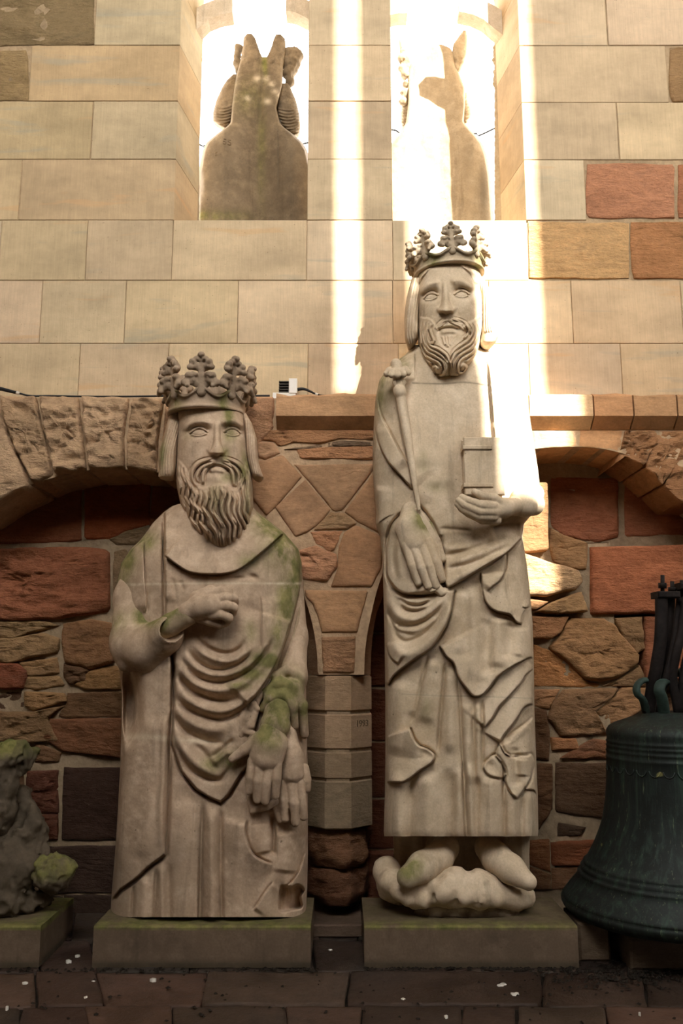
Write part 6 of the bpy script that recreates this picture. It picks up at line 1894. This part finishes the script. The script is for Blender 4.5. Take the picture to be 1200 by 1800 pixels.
for x, y, rr in ((505, 95, 8), (512, 92, 7), (520, 92, 7), (524, 100, 7), (518, 112, 9), (510, 108, 8), (514, 124, 7), (506, 130, 9), (510, 145, 7), (502, 112, 8)):
    lf.chain([(x, y, YO + .03, rr + 1.5)])
lf.build('crown_leaf', .008, MC, out_l, noise=.012, nscale=25)
lf = Solid(.03)
for x, y, rr in ((420, 86, 7), (417, 98, 6), (418, 112, 7), (420, 124, 6)):
    lf.chain([(x, y, YO + .03, rr + 1.5)])
lf.build('crown_leaf', .008, MC, out_l, noise=.010, nscale=25)

T2 = ZC(680, 40, 5.0)
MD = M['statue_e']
out_r = thing('outdoor_statue', 'back of a stone king half in sunlight, right window', 'statue', V(770, 470, YO))
def back_r(r):
    q = np.stack([r.PX * .04, r.PY * .04, 0 * r.PX], -1)
    r.h += .010 * fbm(q, 4, 47)
    r.h += .09 * np.clip(np.abs(r.PX - 772) / 60, 0, 1) ** 1.2 * smooth01((r.PY - 110) / 100)
    r.paint('dark_tone', 850, 330, 9, 60, .6); r.paint('dark_tone', 820, 290, 10, 40, .25); r.paint('dark_tone', 765, 95, 25, 16, .3)  # shade on the right strip and dome painted into the colour
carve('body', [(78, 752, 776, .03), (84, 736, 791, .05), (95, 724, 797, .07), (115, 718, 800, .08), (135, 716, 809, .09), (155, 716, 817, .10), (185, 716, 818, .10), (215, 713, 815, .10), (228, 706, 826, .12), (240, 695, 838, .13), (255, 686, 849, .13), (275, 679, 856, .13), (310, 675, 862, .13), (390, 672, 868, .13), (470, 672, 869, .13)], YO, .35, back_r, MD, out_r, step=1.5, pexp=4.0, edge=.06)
carve('crown_fragment', [(69, 701, 707, .03), (76, 701, 718, .04), (88, 702, 728, .05), (105, 702, 734, .06), (125, 706, 736, .05)], YO, .06, rocky(7), MD, out_r, step=1.2, nb=12)
carve('crown_fragment', [(53, 814, 819, .03), (64, 806, 821, .04), (78, 796, 821, .05), (96, 794, 820, .06), (112, 796, 815, .05), (126, 798, 808, .04)], YO, .06, rocky(8), MD, out_r, step=1.2, nb=12)
lf = Solid(.03)
for x, y, rr in ((708, 90, 6), (706, 104, 7), (708, 118, 8), (712, 132, 8), (715, 148, 7), (712, 165, 8), (709, 180, 8)):
    lf.chain([(x, y, YO - .04, rr)])
lf.build('crown_leaf', .008, MD, out_r, noise=.02, nscale=22)
carve('hair', [(168, 712, 732, .05), (184, 706, 734, .08), (200, 704, 728, .08), (216, 704, 720, .07), (228, 708, 714, .04)], YO + .03, .12, ridged(188, 226, 704, 732, 8), MD, out_r, step=1.1, nb=12)
carve('hair', [(162, 806, 821, .05), (176, 799, 822, .08), (190, 799, 827, .08), (204, 804, 828, .07), (216, 813, 821, .04)], YO + .03, .12, ridged(170, 214, 798, 828, 8), MD, out_r, step=1.1, nb=12)

from mathutils.bvhtree import BVHTree
def hit(o, px, py):
    o_w = Vector(o['_org'])
    me = o.data
    t = BVHTree.FromPolygons([v.co + o_w for v in me.vertices], [tuple(p.vertices) for p in me.polygons])
    c = Vector((0, 0, CAMZ))
    d = (V(px, py, 5) - c).normalized()
    p = t.ray_cast(c, d)
    return p[0], p[1]
def lettering(name, text, pos, nrm, size, mat, parent, depth=.003, rot=0.0):
    cu = bpy.data.curves.new(name, 'FONT')
    cu.body = text
    cu.size = size
    cu.extrude = depth
    cu.align_x = 'CENTER'; cu.align_y = 'CENTER'
    tmp = bpy.data.objects.new('tmp', cu)
    COL.objects.link(tmp)
    dg = bpy.context.evaluated_depsgraph_get()
    me = bpy.data.meshes.new_from_object(tmp.evaluated_get(dg))
    bpy.data.objects.remove(tmp)
    me.materials.clear(); me.materials.append(mat)
    o = bpy.data.objects.new(name, me)
    COL.objects.link(o)
    n = Vector(nrm).normalized()
    x = Vector((0, 0, 1)).cross(n).normalized()
    y = n.cross(x)
    from mathutils import Matrix
    R = Matrix((x, y, n)).transposed().to_4x4()
    o.parent = parent
    o.matrix_basis = Matrix.Translation(Vector(pos) - Vector(parent['_org'])) @ R
    return o
M['dark_tone'] = mat_flat('soot_in_carving', (58, 50, 40), .95, 0, .1, 40, .2)
M['carving'] = mat_flat('scratched_stone', (112, 96, 76), .95, 0, .1, 40, .2)
p, nn = hit(body_l, 399, 250)
if p is not None:
    lettering('carved_number', '55', p, (nn.x, nn.y, nn.z) if nn.y < 0 else (0, -1, 0), .075, M['carving'], out_l, .003)
p, nn = hit(body_l, 380, 271)
if p is not None:
    lettering('carved_number', '5', p, (nn.x, nn.y, nn.z) if nn.y < 0 else (0, -1, 0), .05, M['carving'], out_l, .003)
xf = float(W(617, 1250, YA)[0])
lettering('carved_date', '1993', (xf + .066, YA + .066, float(W(636, 1272, YA + .06)[2])), (1, -1, 0), .055, M['carving'], wall_lower, .003)

# cable strung outside behind the windows
wpts = [V(x, y, 6.95) for x, y in ((343, 250), (360, 256), (450, 263), (541, 251), (610, 224), (687, 228), (706, 234), (765, 242), (832, 235), (876, 222))]
wpts = [Vector((-2.6, YUB + .03, wpts[0].z + .25))] + wpts + [Vector((2.8, YUB + .03, wpts[-1].z + .3))]
wire = tube('outdoor_cable', crom(wpts, 6), .0075, M['black'], None, 6)
tag(wire, 'thin dark cable strung across outside behind both windows', 'cable')
# knobbly crockets of the facade beside the reveals
for sx, xs_, lab in ((0, 351, 'small knobbly stone crocket strip outside the left window'), (1, 868, 'small knobbly stone crocket strip outside the right window')):
    ck = Solid(.008)
    rr_ = random.Random(4 + sx)
    for y in range(84, 150, 7):
        ck.chain([(xs_ + (rr_.uniform(-3, 1) if sx == 0 else rr_.uniform(-1, 3)) + (y > 130) * (-2 if sx == 0 else 2), y, 6.05, rr_.uniform(3, 4.6))])
    ck.chain([(xs_ + (-9 if sx == 0 else 9), -40, 6.05, 9), (xs_ + (-10 if sx == 0 else 10), 200, 6.05, 9), (xs_ + (-10 if sx == 0 else 10), 430, 6.05, 9)])
    tag(ck.build('facade_crocket', .008, MD, None, noise=.008, nscale=40), lab, 'ornament')

# ------------------------------------------------------------------ the bell and its iron hangers
YB_ = 4.98; CXB = 1188.0
bell = thing('bell', 'big dark green bronze bell with iron hangers beside the right-hand king', 'bell', V(CXB, 1622, YB_))
def bell_body():
    pts = [(2, 1251), (40, 1251), (61, 1252), (66, 1256), (70, 1259), (74, 1260), (90, 1266), (104, 1271), (114, 1277), (118, 1284), (119, 1290), (117, 1296), (117.5, 1301), (119, 1303), (117.5, 1305), (117.5, 1309), (119, 1311), (117.5, 1313), (117.5, 1318), (119, 1320), (117.5, 1322), (117.5, 1329), (119.2, 1331), (117.8, 1333),
           (118, 1352), (118.4, 1380), (120, 1410), (124, 1440), (130, 1462), (138, 1484), (148, 1506), (154, 1517), (158, 1519), (156.5, 1522), (159, 1526), (163, 1528), (161, 1532), (164, 1536), (168, 1538), (166, 1541), (174, 1552), (184, 1565), (191, 1575), (194.5, 1580), (193, 1583), (196.5, 1588), (196, 1596), (193, 1606), (188, 1615), (180, 1622), (170, 1624), (160, 1610), (150, 1580), (140, 1540), (115, 1450), (108, 1300), (2, 1285)]
    pts = [(r_, y if y < 1580 or r_ < 165 else 1580 + (y - 1580) * .62) for r_, y in pts]
    N = 128
    th = np.linspace(0, 2 * math.pi, N, endpoint=False)
    C0 = W(CXB, 1400, YB_)
    vs = []
    for r_, y in pts:
        p = W(CXB, y, YB_)
        q = W(CXB - r_, y, YB_)
        R = p[0] - q[0]
        z = p[2]
        rr = R * np.ones(N)
        zz = z * np.ones(N)
        if 1575 < y and r_ > 160:        # a chipped place in the lip, front right
            d = np.exp(-((th - (math.pi * 1.5 + .02)) / .16) ** 2) + np.exp(-((th - (math.pi * 1.5 + .25)) / .16) ** 2)
            zz = zz + .06 * np.clip(d, 0, 1) * (y - 1575) / 45
        vs.append(np.stack([p[0] + rr * np.cos(th), YB_ + rr * np.sin(th), zz], 1))
    m = len(vs)
    v = np.vstack(vs)
    q = np.array([(k * N + i, k * N + (i + 1) % N, (k + 1) * N + (i + 1) % N, (k + 1) * N + i) for k in range(m - 1) for i in range(N)])
    return mesh_obj('bell_body', v, None, M['bell'], bell, True, quads=q)
bb = bell_body()
# relief band of small arches under the shoulder rings
for i in range(9):
    a = math.radians(178 + i * 11)
    Rb = 118.6 * mpp(YB_, 1.1)
    c = W(CXB, 1345, YB_)
    pts = []
    for t in np.linspace(0, math.pi, 7):
        aa = a + .075 * math.cos(t)
        pts.append((c[0] + Rb * math.cos(aa), YB_ + Rb * math.sin(aa), c[2] - .02 - .03 * math.sin(t) + .02))
    tube('frieze_arch', pts, .0035, M['bell'], bb, 5)
for pts, r_ in (([(1142, 1196, 4.91), (1128, 1197, 4.90), (1119, 1207, 4.89), (1120, 1220, 4.89), (1130, 1231, 4.91), (1136, 1254, 4.95)], .028),
                ([(1176, 1199, 4.95), (1163, 1200, 4.85), (1158, 1213, 4.82), (1163, 1228, 4.83), (1167, 1254, 4.87)], .032),
                ([(1190, 1185, 4.99), (1200, 1180, 4.95), (1212, 1195, 4.93), (1216, 1225, 4.91), (1214, 1254, 4.91)], .030)):
    tube('canon_loop', crom([V(*p) for p in pts], 6), r_, M['verdigris'], bell, 12, flat=.6)
def bar(name, pts, r_, flat=.55, parent=None):
    return tube(name, crom([V(*p) for p in pts], 6), r_, M['iron'], parent or bell, 8, flat=flat)
for pts, r_ in (([(1162, 1045, 4.85), (1162, 1090, 4.85), (1160, 1130, 4.85), (1153, 1175, 4.87), (1146, 1210, 4.90), (1140, 1254, 4.94)], .036),
                ([(1178, 1048, 4.91), (1174, 1100, 4.91), (1169, 1150, 4.92), (1156, 1200, 4.93), (1150, 1254, 4.95)], .030),
                ([(1197, 1030, 4.89), (1192, 1080, 4.88), (1185, 1130, 4.87), (1174, 1180, 4.87), (1160, 1225, 4.90)], .022),
                ([(1206, 1050, 4.85), (1198, 1110, 4.85), (1188, 1150, 4.85), (1182, 1190, 4.87), (1188, 1230, 4.88), (1192, 1254, 4.90)], .026),
                ([(1218, 1120, 4.87), (1204, 1180, 4.87), (1198, 1254, 4.89)], .030)):
    bar('iron_strap', pts, r_)
def bolt(x, y0, y1, Y):
    o = tube('bolt', [V(x, y0, Y), V(x, (y0 + y1) / 2, Y), V(x, y1, Y)], .012, M['iron'], bell, 8)
    tube('nut', [V(x, y0 + (y1 - y0) * .38, Y), V(x, y0 + (y1 - y0) * .62, Y)], .024, M['iron'], o, 6)
bolt(1164, 1011, 1048, 4.85); bolt(1181, 1022, 1050, 4.90); bolt(1198, 1020, 1050, 4.88)
for x0, x1, y, Y in ((1151, 1190, 1046, 4.87), (1190, 1216, 1031, 4.88)):
    a, b = V(x0, y, Y), V(x1, y, Y)
    box('iron_plate', a.x, b.x, Y - .05, Y + .07, a.z - .018, a.z + .018, M['iron'], bell, .006)
# blocks under the bell
def block(label, x0, x1, Y0, Y1, zt, col):
    a = float(W(x0, 1680, Y0)[0]); b = float(W(x1, 1680, Y0)[0])
    n_ = 14
    e = thing('support_block', label, 'stone block', ((a + b) / 2, (Y0 + Y1) / 2, 0))
    o = box('block', a, b, Y0, Y1, 0, zt, M['dressed'], e, .012, s2l(col))
    return e
block('small worn stone block under the left rim of the bell', 1018, 1074, 4.82, 5.12, .186, (104, 88, 72))
block('wide flat stone block under the front rim of the bell', 1108, 1290, 4.69, 5.1, .150, (98, 84, 70))

# ------------------------------------------------------------------ broken sculpture at the left edge
frag = thing('broken_sculpture', 'weathered broken stone sculpture with mossy lump at the left edge', 'sculpture', V(20, 1600, 5.05))
MF = M['statue_d']
fr = Solid(.02)
fr.chain([(-40, 1335, 5.02, 34), (-30, 1420, 5.0, 32), (-40, 1470, 5.0, 36)])
fr.chain([(8, 1328, 4.98, 22), (8, 1380, 4.96, 20), (2, 1420, 4.96, 18), (-6, 1450, 4.98, 16)])
fr.chain([(28, 1325, 5.0, 16), (48, 1330, 5.02, 17), (52, 1345, 5.02, 14)], .012)
fr.build('upper_mass', .009, MF, frag, noise=.055, nscale=10, paint=lambda v: {'moss': np.clip((v[:, 2] - float(W(0, 1335, 5.0)[2])) / .06, 0, 1), 'dark_tone': .5 * (v[:, 0] > float(W(30, 1330, 5.0)[0]))}, seed=3)  # right-hand part tinted darker
fr = Solid(.03)
fr.chain([(30, 1400, 5.10, 17), (44, 1425, 5.06, 15), (50, 1445, 5.05, 14)])
fr.chain([(38, 1440, 5.08, 22), (42, 1470, 5.04, 32), (30, 1520, 5.0, 46), (5, 1565, 4.96, 48)])
fr.chain([(-50, 1500, 5.04, 50), (-40, 1560, 5.0, 50)]); fr.chain([(30, 1585, 4.94, 22), (72, 1580, 5.0, 16)])
fr.build('lower_mass', .009, MF, frag, noise=.06, nscale=9, seed=9, paint=lambda v: {'dark_tone': np.full(len(v), .3)})  # whole lower mass evenly darkened
fr = Solid(.03)
fr.chain([(80, 1530, 4.98, 24), (100, 1532, 4.94, 28), (112, 1540, 4.94, 20)])
fr.chain([(96, 1550, 4.93, 18)])
fr.build('mossy_lump', .008, MF, frag, noise=.05, nscale=11, seed=5, paint=lambda v: {'moss': np.clip((v[:, 2] - float(W(100, 1548, 4.94)[2])) / .05, 0, 1) * .6})
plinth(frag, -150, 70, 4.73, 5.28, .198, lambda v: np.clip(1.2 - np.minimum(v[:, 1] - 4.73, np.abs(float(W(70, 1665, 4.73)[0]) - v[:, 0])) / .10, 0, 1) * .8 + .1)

# ------------------------------------------------------------------ floodlight and cables on the ledge
zl = ZLED
yl = 5.40
lamp = thing('floodlight', 'small white floodlight with dark cooling fins on the ledge', 'lamp', (float(W(506, 690, yl)[0]), yl, zl))
def lx(px): return float(W(px, 680, yl)[0])
def lz(py): return float(W(506, py, yl)[2])
box('housing', lx(508), lx(522.5), yl - .035, yl + .035, lz(694), lz(668), M['white'], lamp, .003)
for i in range(5):
    z0 = lz(692.5 - i * 4.6)
    box('cooling_fin', lx(490.5), lx(508.5), yl - .032, yl + .032, z0, z0 + .007, M['dark_metal'], lamp, .001)
box('fin_core', lx(491), lx(508.5), yl + .012, yl + .03, lz(693), lz(672), M['black'], lamp, .001)
box('foot', lx(480), lx(520), yl - .03, yl + .03, zl, lz(692.5), M['white'], lamp, .001)
plug = tube('connector', crom([V(522.5, 685, yl), V(527, 684, yl), V(535, 684, yl), V(545, 688, yl), V(552, 691.5, yl)], 4), .012, M['black'], lamp, 10, r2=.006)
cab = tube('power_cable', crom([V(x, y, Y) for x, y, Y in ((551, 691, 5.4), (558, 693.5, 5.4), (566, 695, 5.41), (585, 695.5, 5.43), (620, 696, 5.44), (700, 696, 5.44))], 6), .0055, M['black'], None, 7)
tag(cab, 'black power cable running right from the floodlight', 'cable')
tube('cable_tie', [V(554, 692, 5.4), V(558.5, 693.6, 5.4)], .008, M['white'], cab, 8)
cab2 = tube('power_cable', crom([V(x, y, Y) for x, y, Y in ((-60, 676, 5.36), (0, 683, 5.36), (20, 688, 5.36), (36, 692, 5.37), (55, 696, 5.39), (90, 696, 5.42), (150, 697, 5.44), (230, 697, 5.42), (300, 696, 5.42), (380, 696, 5.44), (440, 695.8, 5.44), (474, 695.8, 5.45))], 6), .0065, M['black'], None, 7)
tag(cab2, 'black power cable lying along the ledge behind the shorter king', 'cable')
tube('connector', [V(-8, 682, 5.36), V(4, 684, 5.36), V(18, 687.5, 5.36), V(28, 690, 5.36)], .014, M['black'], cab2, 9, r2=.010)
tube('cable_tie', [V(29, 690.3, 5.36), V(34, 691.6, 5.36)], .011, M['white'], cab2, 8)

# ------------------------------------------------------------------ litter on the floor
rl = random.Random(3)
spots = [(120, 1691, 6, 'large white bird dropping beside the mossy sculpture plinth'), (104, 1660, 3, 'tiny white bird dropping high beside the mossy sculpture plinth'), (136, 1682, 4, 'small white bird dropping between the two left plinths'),
         (270, 1724, 6, 'long white bird dropping in front of the shorter king'), (882, 1734, 9, 'big white bird dropping in front of the tall king, upper of two'), (904, 1750, 8, 'big smeared bird dropping in front of the tall king, lower of two'),
         (709, 1759, 5, 'small white bird dropping left in front of the tall king'), (784, 1789, 4, 'small white dropping at the bottom edge below the tall king'), (44, 1730, 4, 'small white dropping in front of the broken sculpture plinth'),
         (164, 1728, 3.5, 'tiny white dropping below the left corner of the shorter king plinth'), (12, 1773, 4, 'small white dropping at the lower left edge of the paving'), (150, 1756, 4, 'small white dropping on a slab joint left of the shorter king'),
         (580, 1672, 4, 'small white dropping on the floor between the two kings'), (1124, 1784, 3, 'tiny white dropping at the bottom right of the paving')]
for x, y, w, lab_ in spots:
    c = ground(np.array(x), np.array(float(y)))
    r0 = w * mpp(4.5) * .95
    n_ = 12
    an = np.linspace(0, 2 * math.pi, n_, endpoint=False)
    rr = r0 * np.array([rl.uniform(.45, 1.1) for _ in range(n_)])
    ro = rl.uniform(0, 3)
    X_ = rr * np.cos(an) * 1.2; Y_ = rr * np.sin(an) * .8
    ring_ = np.stack([c[0] + X_ * math.cos(ro) - Y_ * math.sin(ro), c[1] + X_ * math.sin(ro) + Y_ * math.cos(ro), np.full(n_, .009)], 1)
    inner = c + (ring_ - c) * .5; inner[:, 2] = .011
    base_ = ring_.copy(); base_[:, 2] = -.006
    v = np.vstack([base_, ring_, inner, [[c[0], c[1], .0115]]])
    fs_ = [(a * n_ + i, a * n_ + (i + 1) % n_, (a + 1) * n_ + (i + 1) % n_, (a + 1) * n_ + i) for a in (0, 1) for i in range(n_)] + [(2 * n_ + i, 2 * n_ + (i + 1) % n_, 3 * n_) for i in range(n_)]
    tag(mesh_obj('bird_dropping', v, fs_, M['feather'], None), lab_, 'dropping', 'white droppings scattered on the paving')
vs, fs = [], []
for i in range(900):
    k = rl.random()
    if k < .55:
        x, y = rl.gauss(1090, 70), 1708 + rl.gauss(0, 12) + rl.random() * 14
    elif k < .75:
        x, y = rl.uniform(640, 1016), 1703 + abs(rl.gauss(0, 3))
    elif k < .9:
        x, y = rl.uniform(0, 560), 1704 + abs(rl.gauss(0, 4))
    else:
        x, y = rl.uniform(0, 1200), rl.uniform(1705, 1800)
    c = ground(np.array(x), np.array(float(y)))
    s_ = rl.uniform(.004, .013)
    b = len(vs)
    a0 = rl.uniform(0, 6)
    for j in range(4):
        vs.append((c[0] + s_ * math.cos(a0 + j * 1.57) * rl.uniform(.5, 1.6), c[1] + s_ * math.sin(a0 + j * 1.57), .004 + rl.uniform(-.002, .004)))
    vs.append((c[0], c[1], .006 + s_ * .6))
    fs += [(b + j, b + (j + 1) % 4, b + 4) for j in range(4)]
lit = mesh_obj('floor_litter', vs, fs, M['dirt'], None, smooth=False)
lit['kind'] = 'stuff'
tag(lit, 'dark crumbs and leaf litter gathered along the plinths and under the bell', 'litter')

for o in list(bpy.data.objects):
    if '_org' in o:
        del o['_org']
